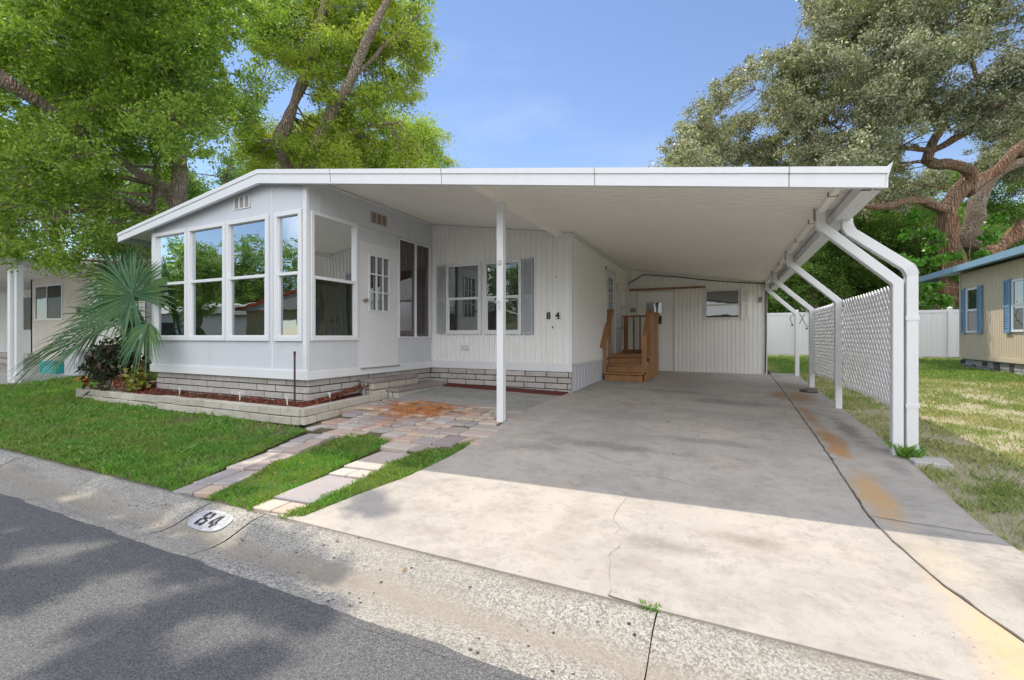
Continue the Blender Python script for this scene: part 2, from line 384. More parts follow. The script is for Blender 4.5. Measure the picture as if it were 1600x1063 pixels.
def bark(name, c1, c2, c3, sc=7):
    a = M(name); n = a.noise(sc, 9, .78, (1, 1, .22)); c = a.mix(a.ramp(n, .38, .62), c1, c2)
    c = a.mix(a.math('MULTIPLY', a.ramp(a.noise(1.1, 5, .6), .42, .6), .8), c, c3)
    v = a.vor(sc*2.6, (1, 1, .16), feature='DISTANCE_TO_EDGE'); f = a.ramp(v, .0, .12, (1, 1, 1), (0, 0, 0))
    c = a.mix(a.math('MULTIPLY', f, .75), c, tuple(x*.35 for x in c1))
    return a.col(c).rough(.95).bump(a.math('ADD', n, a.math('MULTIPLY', v, 3)), 1.0, .08).m
BARK = bark('grey_bark', (.34, .27, .21), (.62, .52, .43), (.46, .34, .25), 9)
BARKOAK = bark('oak_bark', (.23, .12, .07), (.50, .30, .18), (.36, .27, .20), 4)

# ================================================================ THE SETTING
X0, X1 = -160, 160
def sheet(name, m, poly, dz, kind='structure', step=.35, parent=None, thick=None):
    """flat patch following the ground; poly = list of (x, y); cut into a grid in y so that it follows the slopes"""
    bm = bmesh.new(); bm.faces.new([bm.verts.new((x, y, 0)) for x, y in poly])
    ys = [p[1] for p in poly]; xs = [p[0] for p in poly]
    cuts = [k[0] for k in GK]+[4, 4.5, 5, 5.5, 6, 8.5, 9.4, 10.3, 11.2]
    for y in cuts:
        if min(ys) < y < max(ys): bmesh.ops.bisect_plane(bm, geom=bm.verts[:]+bm.edges[:]+bm.faces[:], plane_co=(0, y, 0), plane_no=(0, 1, 0))
    for x in (-5.2, -3.5, -1.5, 1.4):
        if min(xs) < x < max(xs): bmesh.ops.bisect_plane(bm, geom=bm.verts[:]+bm.edges[:]+bm.faces[:], plane_co=(x, 0, 0), plane_no=(1, 0, 0))
    for v in bm.verts: v.co.z = gz(v.co.x, v.co.y)+dz
    if thick:
        r = bmesh.ops.extrude_face_region(bm, geom=bm.faces[:])
        for e in r['geom']:
            if isinstance(e, bmesh.types.BMVert): e.co.z += 0
        for v in bm.verts:
            if v not in r['geom']: v.co.z -= thick
    bmesh.ops.recalc_face_normals(bm, faces=bm.faces)
    me = bpy.data.meshes.new(name); bm.to_mesh(me); bm.free()
    o = link_mesh(name, me, m, parent)
    if kind: tag(o, kind=kind)
    return o
sheet('ground', GROUND, [(X0*3, -220), (X1*3, -220), (X1*3, 400), (X0*3, 400)], -.05)
sheet('road', ASPH, [(X0, -5.6), (X1, -5.6), (X1, 1.60), (X0, 1.60)], .0)
# ragged asphalt lip running over the gutter edge
lip = MB(); x = -14
P = []
while x < 6: P.append((x, 1.60+.03*noise.noise((x*3, 0, 0))+.015*noise.noise((x*17, 3, 0)))); x += .05
for a, b in zip(P, P[1:]): lip.quad((a[0], 1.55, .0012), (b[0], 1.55, .0012), (b[0], b[1], -.001), (a[0], a[1], -.001))
tag(lip.build('road_edge', ASPH), kind='structure')
# valley-gutter curb cast in lengths with joints between them
prof = [(1.56, -.03), (1.60, -.008), (1.64, -.006), (1.70, -.013), (1.78, -.02), (1.85, -.014), (1.93, .012), (2.02, .045), (2.09, .058), (2.135, .060), (2.14, .0)]
joints = [(-60, 0), (-9.6, .01), (-6.55, .01), (-5.05, .006), (-3.475, .008), (-2.91, .009), (-.285, .007), (2.6, .01), (5.6, .01), (60, 0)]
cb = MB()
for (a, wa), (b, wb) in zip(joints, joints[1:]):
    n = max(1, int((b-a)/.12)) if -10 < a < 5 else 2; base = len(cb.v); vv = []; ff = []
    for i in range(n+1):
        xx = a+wa/2+(b-wb/2-a-wa/2)*i/n
        e = .012*noise.noise((a, i*.9, 2)) if i in (0, n) else 0
        for (y, z) in prof: vv.append((xx+e*math.sin(y*9), y, z+.003*noise.noise((xx*1.3, y*5, 0))))
    q = len(prof)
    for i in range(n):
        for k in range(q-1): ff.append((i*q+k, i*q+k+1, (i+1)*q+k+1, (i+1)*q+k))
    cb.add(vv, ff)
o = cb.build('curb', CURB, smooth=True); tag(o, kind='structure')
# dark joint bottoms
jb = MB()
for a, wd in joints[1:-1]:
    jb.box(a-.03, a+.03, 1.58, 2.13, -.10, -.045)
tag(jb.build('curb_joints', MORTAR), kind='structure')
# driveway slab (left edge as in the photo), centre joint, right side slab
LEFT_EDGE = [(-2.62, 2.2), (-2.56, 2.62), (-2.46, 3.1), (-2.43, 3.75), (-2.47, 4.5), (-2.5, 5.3), (-2.46, 6.5), (-2.42, 7.34)]
JOINT = [(.90, 12.05), (.885, 8.73), (.85, 5.62), (.835, 4.25), (.825, 3.65), (.86, 3.3), (.94, 2.86), (1.10, 2.4), (1.22, 2.14)]
dl = [(-2.95, 2.138)]+LEFT_EDGE+[(-2.36, 7.34), (-2.36, 12.05)]
sheet('driveway', DRIVE, dl+JOINT, .006, thick=.09)
jr = [(x+.009+.004*math.sin(9*y), y) for x, y in JOINT]
sheet('side_slab', SIDESLAB, [(1.45, 12.6), (.95, 12.6)]+jr+[(1.9, 2.14), (1.66, 2.7), (1.46, 3.35), (1.415, 3.8), (1.44, 4.6), (1.475, 5.4)], .004, thick=.09)
# dirt-filled joint between the slabs and the cracks
def strip(name, pts, wd, m, dz=.010, wob=.5):
    b = MB(); Q = []
    for (xa, ya), (xb, yb) in zip(pts, pts[1:]):
        n = max(2, int(math.hypot(xb-xa, yb-ya)/.035))
        for i in range(n): Q.append((xa+(xb-xa)*i/n, ya+(yb-ya)*i/n))
    Q.append(pts[-1]); L = []
    for i, (xx, yy) in enumerate(Q):
        a = Q[max(i-1, 0)]; c = Q[min(i+1, len(Q)-1)]; dx, dy = c[0]-a[0], c[1]-a[1]; l = math.hypot(dx, dy) or 1
        j = wob*.03*noise.noise((xx*7, yy*7, 1)); w2 = wd/2*(.6+.9*abs(noise.noise((xx*11, yy*11, 5))))
        nx, ny = -dy/l, dx/l
        L.append(((xx+nx*(j+w2), yy+ny*(j+w2)), (xx+nx*(j-w2), yy+ny*(j-w2))))
    for (a, b2), (c, d) in zip(L, L[1:]):
        if m.name.startswith('fine') and noise.noise((a[0]*2.3, a[1]*2.3, 9)) > .12: continue
        b.quad(*[(p[0], p[1], gz(*p)+dz) for p in (a, b2, d, c)])
    return tag(b.build(name, m), kind='structure')
CRACK = simple('crack_dirt', (.12, .10, .075), .95, .3, 20)
CRACKL = simple('fine_crack', (.34, .30, .25), .95, .3, 20)
strip('slab_joint_dirt', [(x+.006, y) for x, y in JOINT], .013, CRACK, wob=.5)
strip('crack', [(-.68, 3.36), (-.66, 3.05), (-.60, 2.85), (-.585, 2.6), (-.56, 2.4), (-.53, 2.25), (-.51, 2.15)], .004, CRACKL, wob=1.8)
strip('crack', [(-.51, 2.15), (-.44, 2.142), (-.34, 2.135)], .009, CRACK, wob=.6)
strip('crack', [(-2.0, 5.0), (-1.5, 4.55), (-1.0, 4.2), (-.72, 3.95), (-.3, 3.82), (.2, 3.72), (.8, 3.68)], .007, CRACKL, wob=1.6)
strip('crack', [(.84, 3.66), (1.1, 3.63), (1.41, 3.62)], .008, CRACK, wob=.3)
strip('crack', [(-1.4, 4.9), (-.6, 5.7), (.0, 6.4), (.84, 6.9)], .005, CRACKL, wob=1.6)

# lawns -------------------------------------------------------------
BED = [(-10.85, 4.12), (-4.86, 4.06), (-4.9, 5.7)]
LAWN_L = [(-15.6, 2.13), (-4.03, 2.13), (-4.17, 2.55), (-4.33, 2.9), (-4.55, 3.42), (-4.72, 4.0), (-4.86, 4.06), (-10.85, 4.12), (-10.9, 6.9), (-13.4, 6.9), (-14.6, 4.9)]
LAWN_C = [(-3.53, 2.14), (-3.08, 2.14), (-3.17, 2.84), (-3.33, 3.9), (-3.6, 4.02), (-4.0, 4.02), (-3.93, 3.6), (-3.81, 2.89)]
LAWN_D = [(-2.72, 2.14), (-2.62, 2.2), (-2.56, 2.62), (-2.46, 3.1), (-2.43, 3.75), (-2.47, 4.4), (-2.56, 3.98), (-2.8, 3.75), (-2.72, 2.8)]
LAWN_R = [(1.95, 2.15), (30, 2.15), (30, 24), (1.0, 24), (1.0, 12.6), (1.46, 12.6), (1.475, 5.4), (1.44, 4.6), (1.415, 3.8), (1.46, 3.35), (1.66, 2.7)]
sheet('lawn_soil_front', SOIL, LAWN_L, -.004, thick=.05)
sheet('lawn_soil_middle', SOIL, LAWN_C, -.003, thick=.05)
sheet('lawn_soil_edge', SOIL, LAWN_D, -.003, thick=.05)
sheet('lawn_soil_side', DRYSOIL, LAWN_R, -.006, thick=.05)
def inpoly(P, x, y):
    c = np.zeros(len(x), bool); n = len(P); j = n-1
    for i in range(n):
        xi, yi = P[i]; xj, yj = P[j]
        m = ((yi > y) != (yj > y)) & (x < (xj-xi)*(y-yi)/(yj-yi+1e-12)+xi); c ^= m; j = i
    return c
gzv = np.vectorize(gz)
def grass(name, poly, m, dens, h, wd, label, dref=4.0, power=1.6, maxd=20, patch=0, grow=.0):
    xs = [p[0] for p in poly]; ys = [p[1] for p in poly]
    x0, x1, y0, y1 = max(min(xs), -16), min(max(xs), 12), min(ys), min(max(ys), 22)
    N = int((x1-x0)*(y1-y0)*dens); x = RNG.uniform(x0, x1, N); y = RNG.uniform(y0, y1, N)
    k = inpoly(poly, x, y); x, y = x[k], y[k]
    d = np.hypot(x, y); keep = RNG.random(len(x)) < np.minimum(1, (dref/d)**power); 
    if patch:
        pn = np.array([noise.noise((a*1.5, b*1.5, 3)) + .8*noise.noise((a*4.5, b*4.5, 8)) for a, b in zip(x, y)])
        far = np.clip((y-9)/4, 0, 1)
        keep &= RNG.random(len(x)) < np.clip(.5+pn*1.6+far, .12, 1)
    if poly is LAWN_L:
        pn = np.array([noise.noise((a*1.3, b*2.0, 21))+.6*noise.noise((a*5, b*5, 27)) for a, b in zip(x, y)])
        thin = np.clip((y-3.45)/.45, 0, 1)*np.clip((x+8.6)/1.5, 0, 1)
        keep &= RNG.random(len(x)) < np.clip(.95+1.1*pn-.55*thin, .12, 1)
    if name == 'grass' and poly in (LAWN_L, LAWN_C, LAWN_D, LAWN_R):
        en = np.array([noise.noise((a*6, 0, 31))+.6*noise.noise((a*17, 0, 37)) for a in x]); keep &= y > 2.15+.045*en
    x, y, d = x[keep], y[keep], d[keep]; N = len(x); z = gzv(x, y)-.004
    sc = np.maximum(1, (d/dref)**(power*.5))
    hh = h*RNG.uniform(.45, 1.25, N)*(1+.15*(sc-1)); ww = wd*RNG.uniform(.7, 1.3, N)*sc
    clump = np.array([noise.noise((a*5, b*5, 0))+.6*noise.noise((a*1.4, b*1.4, 4)) for a, b in zip(x, y)]); hh = hh*np.clip(1+.8*clump, .25, 2)
    a = RNG.uniform(0, 2*np.pi, N); lean = RNG.uniform(.1, 1.0, N)*hh; b = RNG.uniform(0, 2*np.pi, N)
    ca, sa = np.cos(a)*ww/2, np.sin(a)*ww/2; lx, ly = np.cos(b)*lean, np.sin(b)*lean
    V = np.zeros((N, 4, 3))
    V[:, 0] = np.stack([x-ca, y-sa, z], 1); V[:, 1] = np.stack([x+ca, y+sa, z], 1)
    V[:, 2] = np.stack([x+ca*.7+lx*.45, y+sa*.7+ly*.45, z+hh*.62], 1)
    V[:, 3] = np.stack([x+lx, y+ly, z+hh*.92], 1)
    o = np_obj(name, V, m); return tag(o, label, 'grass', kind='stuff')
grass('grass', LAWN_L, GRASS, 12000, .050, .0065, 'mown green grass of the front lawn between curb and block bed', 4.2, 1.7)
grass('grass', LAWN_C, GRASS, 15000, .040, .006, 'green grass strip between the two paver tracks', 4.2, 1.5)
grass('grass', LAWN_D, GRASS, 13000, .038, .006, 'thin green grass wedge between paver track and driveway', 4.2, 1.5)
grass('grass', LAWN_R, GRASSDRY, 7000, .042, .006, 'patchy dry grass of the side yard right of the driveway', 4.2, 1.5, patch=1)
RFAR = [(1.2, 12.8), (12, 10.5), (12, 21.9), (1.2, 21.9)]
grass('grass', RFAR, GRASS, 2600, .06, .012, 'greener grass at the back of the side yard by the white fence', 9, 1.2)
grass('grass', [(1.44, 5.2), (1.55, 5.18), (1.56, 5.34), (1.41, 5.3)], GRASS, 16000, .115, .006, 'tuft of long grass at the foot of the nearest slanted post', 5, 1)
grass('grass', [(-.36, 2.12), (-.27, 2.12), (-.27, 2.17), (-.36, 2.17)], GRASS, 22000, .03, .007, 'tiny weeds in the joint at the foot of the driveway', 5, 1)
# grass creeping out of the paver joints
for nm, pl in (('grass', [(-4.05, 2.12), (-3.98, 2.12), (-4.68, 4.0), (-4.74, 4.0)]), ('grass', [(-3.56, 2.12), (-3.5, 2.12), (-3.8, 2.95), (-3.86, 2.95)]), ('grass', [(-3.1, 2.12), (-3.04, 2.12), (-3.3, 3.8), (-3.36, 3.8)]), ('grass', [(-2.76, 2.12), (-2.69, 2.12), (-2.75, 3.7), (-2.84, 3.7)])):
    grass(nm, pl, GRASS, 9000, .035, .006, {-4.05: 'grass fringe along the left side of the left paver track', -3.56: 'grass fringe along the right side of the left paver track', -3.1: 'grass fringe along the left side of the right paver track', -2.76: 'grass fringe along the right side of the right paver track'}[pl[0][0]], 5, 1)
# fallen leaves
N = 420; x = RNG.uniform(-13, -3, N); y = RNG.uniform(2.15, 4.0, N); k = inpoly(LAWN_L, x, y) | inpoly(LAWN_C, x, y); x, y = x[k], y[k]
x = np.concatenate([x, RNG.uniform(1.6, 7, 500), RNG.uniform(-2.3, 1.3, 16), RNG.uniform(-6, 3, 12)]); y = np.concatenate([y, RNG.uniform(2.6, 16, 500), RNG.uniform(4.5, 11, 16), RNG.uniform(1.5, 2.1, 12)])
def leafquads(P, L, W, up=.3, tilt=1.0):
    N = len(P); a = RNG.normal(size=(N, 3)); a[:, 2] *= tilt; a /= np.linalg.norm(a, axis=1)[:, None]
    n = RNG.normal(size=(N, 3)); n[:, 2] += up; n -= a*np.sum(n*a, 1)[:, None]; n /= np.linalg.norm(n, axis=1)[:, None]
    b = np.cross(a, n); l = (L*RNG.uniform(.7, 1.3, N))[:, None]; w_ = (W*RNG.uniform(.7, 1.3, N))[:, None]
    V = np.zeros((N, 4, 3)); V[:, 0] = P-a*l/2; V[:, 1] = P+b*w_/2+a*l*.05-n*w_*.12; V[:, 2] = P+a*l/2; V[:, 3] = P-b*w_/2+a*l*.05-n*w_*.12
    return V
P = np.stack([x, y, gzv(x, y)+np.where((x > -2.4) & (x < 1.45) | (y < 2.13), .014, RNG.uniform(.02, .045, len(x)))], 1)
tag(np_obj('fallen_leaves', leafquads(P, .034, .017, 3, .15), LITTER), 'scattered brown fallen leaves and twigs lying in the grass', 'leaf litter', kind='stuff')

# paver patio, two paver tracks ------------------------------------------------
pv = MB()
def stone(cx, cy, w_, h_, rot, t=.045, rz=0):
    g_ = .006; c, s = math.cos(rot), math.sin(rot); z = gz(cx, cy)+.010+random.uniform(-.003, .003); tx, ty = random.uniform(-.01, .01), random.uniform(-.01, .01)
    pts = []
    b_ = .006
    for inset, dz in ((0, -t), (0, -b_), (b_, 0)):
        for i, j in ((-1, -1), (1, -1), (1, 1), (-1, 1)):
            u = i*(w_/2-g_-inset); v = j*(h_/2-g_-inset); pts.append((cx+u*c-v*s, cy+u*s+v*c, z+dz+u*tx+v*ty))
    f = [(8, 9, 10, 11)]
    for k in range(4):
        f += [(k, (k+1) % 4, 4+(k+1) % 4, 4+k), (4+k, 4+(k+1) % 4, 8+(k+1) % 4, 8+k)]
    pv.add(pts, f)
def pack(u0, u1, v0, v1, cell, inside, place, sizes=((2, 2), (3, 2), (2, 1), (2, 3), (1, 2), (1, 1), (2, 2))):
    nu, nv = int((u1-u0)/cell), int((v1-v0)/cell); occ = [[False]*nv for _ in range(nu)]
    for j in range(nv):
        for i in range(nu):
            if occ[i][j]: continue
            opts = list(sizes); random.shuffle(opts)
            for (a, b) in opts+[(1, 1)]:
                if i+a <= nu and j+b <= nv and not any(occ[i+p][j+q] for p in range(a) for q in range(b)):
                    for p in range(a):
                        for q in range(b): occ[i+p][j+q] = True
                    u = u0+(i+a/2)*cell; v = v0+(j+b/2)*cell
                    if inside(u, v): place(u, v, a*cell, b*cell)
                    break
PATIO_POLY = [(-4.75, 3.98), (-4.05, 4.05), (-3.6, 4.05), (-3.3, 3.85), (-2.85, 3.72), (-2.58, 3.95), (-2.47, 4.3), (-2.5, 5.75), (-4.88, 5.75), (-4.84, 4.1)]
def inp(poly, x, y): return bool(inpoly(poly, np.array([x]), np.array([y]))[0])
rot = rad(4)
def rot_place(u, v, a, b): stone(-3.7+u*math.cos(rot)-v*math.sin(rot), 4.8+u*math.sin(rot)+v*math.cos(rot), a, b, rot)
pack(-1.7, 1.7, -1.6, 1.5, .125, lambda u, v: inp(PATIO_POLY, -3.7+u*math.cos(rot)-v*math.sin(rot), 4.8+u*math.sin(rot)+v*math.cos(rot)), rot_place)
def track(p0, p1, wid, cell):
    dx, dy = p1[0]-p0[0], p1[1]-p0[1]; L = math.hypot(dx, dy); r = math.atan2(dy, dx); c, s = dx/L, dy/L
    n = max(1, round(wid/cell)); cell2 = wid/n
    pack(0, L, -wid/2, wid/2+1e-6, cell2, lambda u, v: True, lambda u, v, a, b: stone(p0[0]+u*c-v*s, p0[1]+u*s+v*c, a, b, r), ((2, 1), (2, 2), (3, 2), (3, 1), (2, 2), (1, 1)))
track((-3.80, 2.16), (-4.36, 3.98), .37, .185)
track((-2.90, 2.16), (-3.03, 3.72), .38, .19)
o = pv.build('paver_path', PAVER); tag(o, kind='structure')
sheet('paver_bedding', SOIL, PATIO_POLY, -.006, thick=.04)
sheet('patio', PATIO, [(-4.9, 5.6), (-2.5, 5.6), (-2.46, 6.5), (-2.42, 7.05), (-5.1, 7.05), (-5.1, 5.75)], .004, thick=.05)
sheet('mulch_strip', REDSTRIP, [(-5.1, 7.0), (-2.43, 7.0), (-2.42, 7.33), (-5.1, 7.33)], .022, thick=.05)
# neighbour driveway on the far left
sheet('neighbour_driveway', NBDRIVE, [(-30, 2.14), (-15.65, 2.14), (-14.65, 4.9), (-13.5, 6.9), (-13.5, 12), (-30, 12)], .0, thick=.05)
# painted house number on the curb
def curb_z(y):
    for (a, b), (p, q) in zip(prof, prof[1:]):
        if a <= y <= p: return b+(q-b)*(y-a)/(p-a)
    return .06
num = MB()
cx, cy = -3.235, 1.955
R = [(cx+.185*math.copysign(abs(math.cos(a))**.75, math.cos(a)), cy+.088*math.copysign(abs(math.sin(a))**.75, math.sin(a))) for a in [2*math.pi*i/48 for i in range(48)]]
ctr = (cx, cy, curb_z(cy)+.006)
for kk in range(6):
    for i in range(48):
        a, b = R[i], R[(i+1) % 48]; f0, f1 = kk/6, (kk+1)/6
        q = [(cx+(p[0]-cx)*f, cy+(p[1]-cy)*f) for p, f in ((a, f0), (b, f0), (b, f1), (a, f1))]
        q = [(p[0], p[1], curb_z(p[1])+.0065) for p in q]
        if kk == 0: num.quad(q[0], q[2], q[3])
        else: num.quad(*q)
OVAL = simple('curb_paint', (.42, .43, .45), .8, .35, 22, .5)
nt_ = thing('curb_number', 'white oval with black stencilled 84 painted on the curb', 'painted number', (cx, cy, .03))
num.build('painted_oval', OVAL, nt_)
dg = MB()
def dseg(pts, wd=.019):      # strokes of the stencilled digits laid on the curb
    for a, b in zip(pts, pts[1:]):
        n = 3
        for i in range(n):
            p = [a[0]+(b[0]-a[0])*i/n, a[1]+(b[1]-a[1])*i/n]; q = [a[0]+(b[0]-a[0])*(i+1)/n, a[1]+(b[1]-a[1])*(i+1)/n]
            dx, dy = q[0]-p[0], q[1]-p[1]; l = math.hypot(dx, dy); nx, ny = -dy/l*wd/2, dx/l*wd/2
            dg.quad(*[(cx+1.15*u, cy+1.15*v, curb_z(cy+1.15*v)+.0095) for u, v in ((p[0]+nx, p[1]+ny), (q[0]+nx, q[1]+ny), (q[0]-nx, q[1]-ny), (p[0]-nx, p[1]-ny))])
ox = -.048
dseg([(ox-.028, -.036), (ox-.028, -.004)]); dseg([(ox+.028, -.036), (ox+.028, -.004)]); dseg([(ox-.028, .006), (ox-.028, .036)]); dseg([(ox+.028, .006), (ox+.028, .036)])
dseg([(ox-.034, .041), (ox-.006, .041)]); dseg([(ox+.006, .041), (ox+.034, .041)]); dseg([(ox-.034, -.041), (ox-.006, -.041)]); dseg([(ox+.006, -.041), (ox+.034, -.041)]); dseg([(ox-.018, .001), (ox+.018, .001)])
dg.build('digit', BLACKPAINT, nt_); dg = MB()
ox = .05
dseg([(ox+.012, -.047), (ox+.012, -.02)]); dseg([(ox+.012, -.008), (ox+.012, .047)]); dseg([(ox-.032, -.014), (ox+.002, -.014)]); dseg([(ox-.03, -.008), (ox-.002, .04)], .013); dseg([(ox+.018, -.014), (ox+.032, -.014)])
dg.build('digit', BLACKPAINT, nt_)

# ================================================================ MOBILE HOME
XS, YS, XM, YM, YB, YF = -5.19, 4.43, -2.36, 7.34, 12.05, 4.30
RIDX, RIDZ = -6.0, 3.657
SL = (RIDZ-2.565)/(1.09-RIDX); SLL = (RIDZ-3.11)/(RIDX+9.68)
def rtop(x): return RIDZ-SL*(x-RIDX) if x > RIDX else RIDZ-SLL*(RIDX-x)
home = thing('mobile_home', 'white single-storey mobile home with glazed corner sunroom and number 84', 'house', (-5.6, 8, .35))
SX0 = -8.93
# --- sunroom walls
def wallpanels(name, pl, rects, polys=(), th=.09, m=WHITE, parent=home, bevel=0):
    b = MB()
    for a0, a1, z0, z1 in rects: b.box(a0, a1, -th, 0, z0, z1, pl)
    for poly in polys:
        n = len(poly); v = [pl(a, 0, z) for a, z in poly]+[pl(a, -th, z) for a, z in poly]
        b.add(v, [tuple(range(n)), tuple(range(2*n-1, n-1, -1))]+[(i, (i+1) % n, n+(i+1) % n, n+i) for i in range(n)])
    return b.build(name, m, parent, bevel)
fY = plY(YS)
def topz(x): return rtop(x)-.07
wallpanels('wall', fY, [(SX0, XS, .71, 1.235), (SX0, -8.86, 1.235, 3.05), (-5.95, -5.835, 1.235, 3.05), (-5.275, XS, 1.235, 3.05)],
           [[(SX0, 3.05), (XS, 3.05), (XS, topz(XS)), (RIDX, topz(RIDX)), (SX0, topz(SX0))]], th=.044)
fS = plX(XS)
wallpanels('wall', fS, [(YS+.0455, 7.335, .79, .812), (YS+.0455, 5.40, .812, 1.245), (6.325, YM, .812, 1.27), (5.36, 5.40, 1.245, 3.04), (7.285, YM, 1.27, 3.03), (5.40, 6.325, 2.815, 3.04), (YS+.0455, YM, 3.045, topz(XS)-.01)])
# panel seams (thin battens) and corner trim
b = MB()
for x in (-5.89,): b.box(x-.012, x+.012, 0, .008, .83, 3.48, fY)
b.box(XS-.075, XS+.003, 0, .012, .83, 3.45, fY)
b.box(SX0-.004, SX0+.05, 0, .010, .83, topz(SX0), fY)
b.box(YS-.012, YS+.03, 0, .006, .83, 3.45, fS)
for y in (4.64,): b.box(y-.004, y+.004, 0, .004, 3.05, 3.42, fS)
b.box(5.385, 5.405, 0, .006, .83, 2.83, fS); b.box(6.318, 6.335, 0, .006, .83, 2.83, fS); b.box(5.385, 6.335, 0, .012, 2.82, 2.84, fS)
b.build('seam_trim', TRIM, home)
b = MB(); b.box(SX0-.02, XS+.03, 0, .03, .70, .83, fY); b.box(YS+.0, YM-.01, 0, .028, .70, .82, fS)
b.build('base_board', TRIM, home, .004)
# interior of the sunroom
b = MB(); b.box(SX0+.02, XS-.1, YS+.1, YM, .72, .80); b.build('sunroom_floor', INTF, home)
b = MB(); b.box(SX0, XS-.1, YM+.002, YM+.06, .80, 3.6); b.build('inner_wall', INTW, home)
b = MB(); b.box(SX0+.0, SX0+.06, YS+.1, YM, .72, 3.3); b.build('side_wall', INTW, home)
b = MB()
b.quad((SX0, YS, topz(SX0)-.02), (RIDX, YS, topz(RIDX)-.02), (RIDX, YM, topz(RIDX)-.02), (SX0, YM, topz(SX0)-.02)); b.quad((RIDX, YS, topz(RIDX)-.02), (XS-.02, YS, topz(XS)-.02), (XS-.02, YM, topz(XS)-.02), (RIDX, YM, topz(RIDX)-.02))
b.build('sunroom_ceiling', INTW, home)
b = MB(); b.box(-7.6, -6.8, 5.9, 6.7, .80, 1.22); b.box(-7.6, -6.8, 6.6, 6.8, 1.22, 1.7); b.box(-7.7, -7.6, 5.9, 6.8, .8, 1.45); b.box(-6.8, -6.7, 5.9, 6.8, .8, 1.45)
ch = b.build('armchair', simple('chair_cloth', (.22, .21, .18), .9), None, .03); tag(ch, 'grey armchair dimly seen through the sunroom glass', 'armchair')

def window(pl, a0, a1, z0, z1, zs=None, fw=.045, proud=.03, mats=(GL_UP, GL_LO), parent=home, name='window', sash=True, fm=TRIM, vert=None, paneN=-.02, lof=.03):
    b = MB()
    b.box(a0, a1, -.03, proud, z1-fw, z1, pl); b.box(a0, a1, -.03, proud+.006, z0, z0+fw, pl)
    b.box(a0, a0+fw, -.03, proud, z0+fw, z1-fw, pl); b.box(a1-fw, a1, -.03, proud, z0+fw, z1-fw, pl)
    if zs: b.box(a0+fw, a1-fw, -.03, proud-.008, zs-.022, zs+.022, pl)
    if zs and sash and lof:
        b.box(a0+fw, a0+fw+lof, -.03, proud-.016, z0+fw, zs-.022, pl); b.box(a1-fw-lof, a1-fw, -.03, proud-.016, z0+fw, zs-.022, pl); b.box(a0+fw+lof, a1-fw-lof, -.03, proud-.016, z0+fw, z0+fw+.022, pl)
    if vert: b.box(vert-.014, vert+.014, -.03, proud-.004, z0+fw, z1-fw, pl)
    o = b.build(name, fm, parent, .003)
    if zs:
        for (q0, q1, mm) in ((zs, z1-fw, mats[0]), (z0+fw, zs, mats[1])):
            p = MB(); p.quad(pl(a0+fw, paneN, q0), pl(a1-fw, paneN, q0), pl(a1-fw, paneN, q1), pl(a0+fw, paneN, q1)); p.build('pane', mm, o)
    else:
        seg = [(a0+fw, a1-fw)] if not vert else [(a0+fw, vert), (vert, a1-fw)]
        for (s0, s1) in seg:
            p = MB(); p.quad(pl(s0, paneN, z0+fw), pl(s1, paneN, z0+fw), pl(s1, paneN, z1-fw), pl(s0, paneN, z1-fw)); p.build('pane', mats[0], o)
    return o
for a0, a1 in ((-8.86, -7.90), (-7.885, -6.925), (-6.91, -5.955), (-5.83, -5.28)):
    window(fY, a0, a1, 1.235, 3.055, 2.18, .062)
window(fS, 4.478, 5.358, 1.242, 3.04, 2.125, .05, mats=(GL_SIDE, GL_SIDELO))
window(fS, 6.335, 7.28, 1.272, 3.03, None, .028, vert=6.83, mats=(GL_SLIDE,), proud=.018)
b = MB()
pts = [(6.33+.95*i/60, -.14-.02*math.sin(i*1.3)) for i in range(61)]
for (a, n), (c, n2) in zip(pts, pts[1:]): b.quad(fS(a, n, 1.27), fS(c, n2, 1.27), fS(c, n2, 3.03), fS(a, n, 3.03))
b.build('curtain', CURT, home)
b = MB()                                            # pale sheer behind the lower side sash
pts = [(4.5+.85*i/60, -.16-.015*math.sin(i*1.1)) for i in range(61)]
for (a, n), (c, n2) in zip(pts, pts[1:]): b.quad(fS(a, n, 1.25), fS(c, n2, 1.25), fS(c, n2, 2.05), fS(a, n, 2.05))
b.build('curtain', simple('sheer', (.30, .32, .27), .9), home)
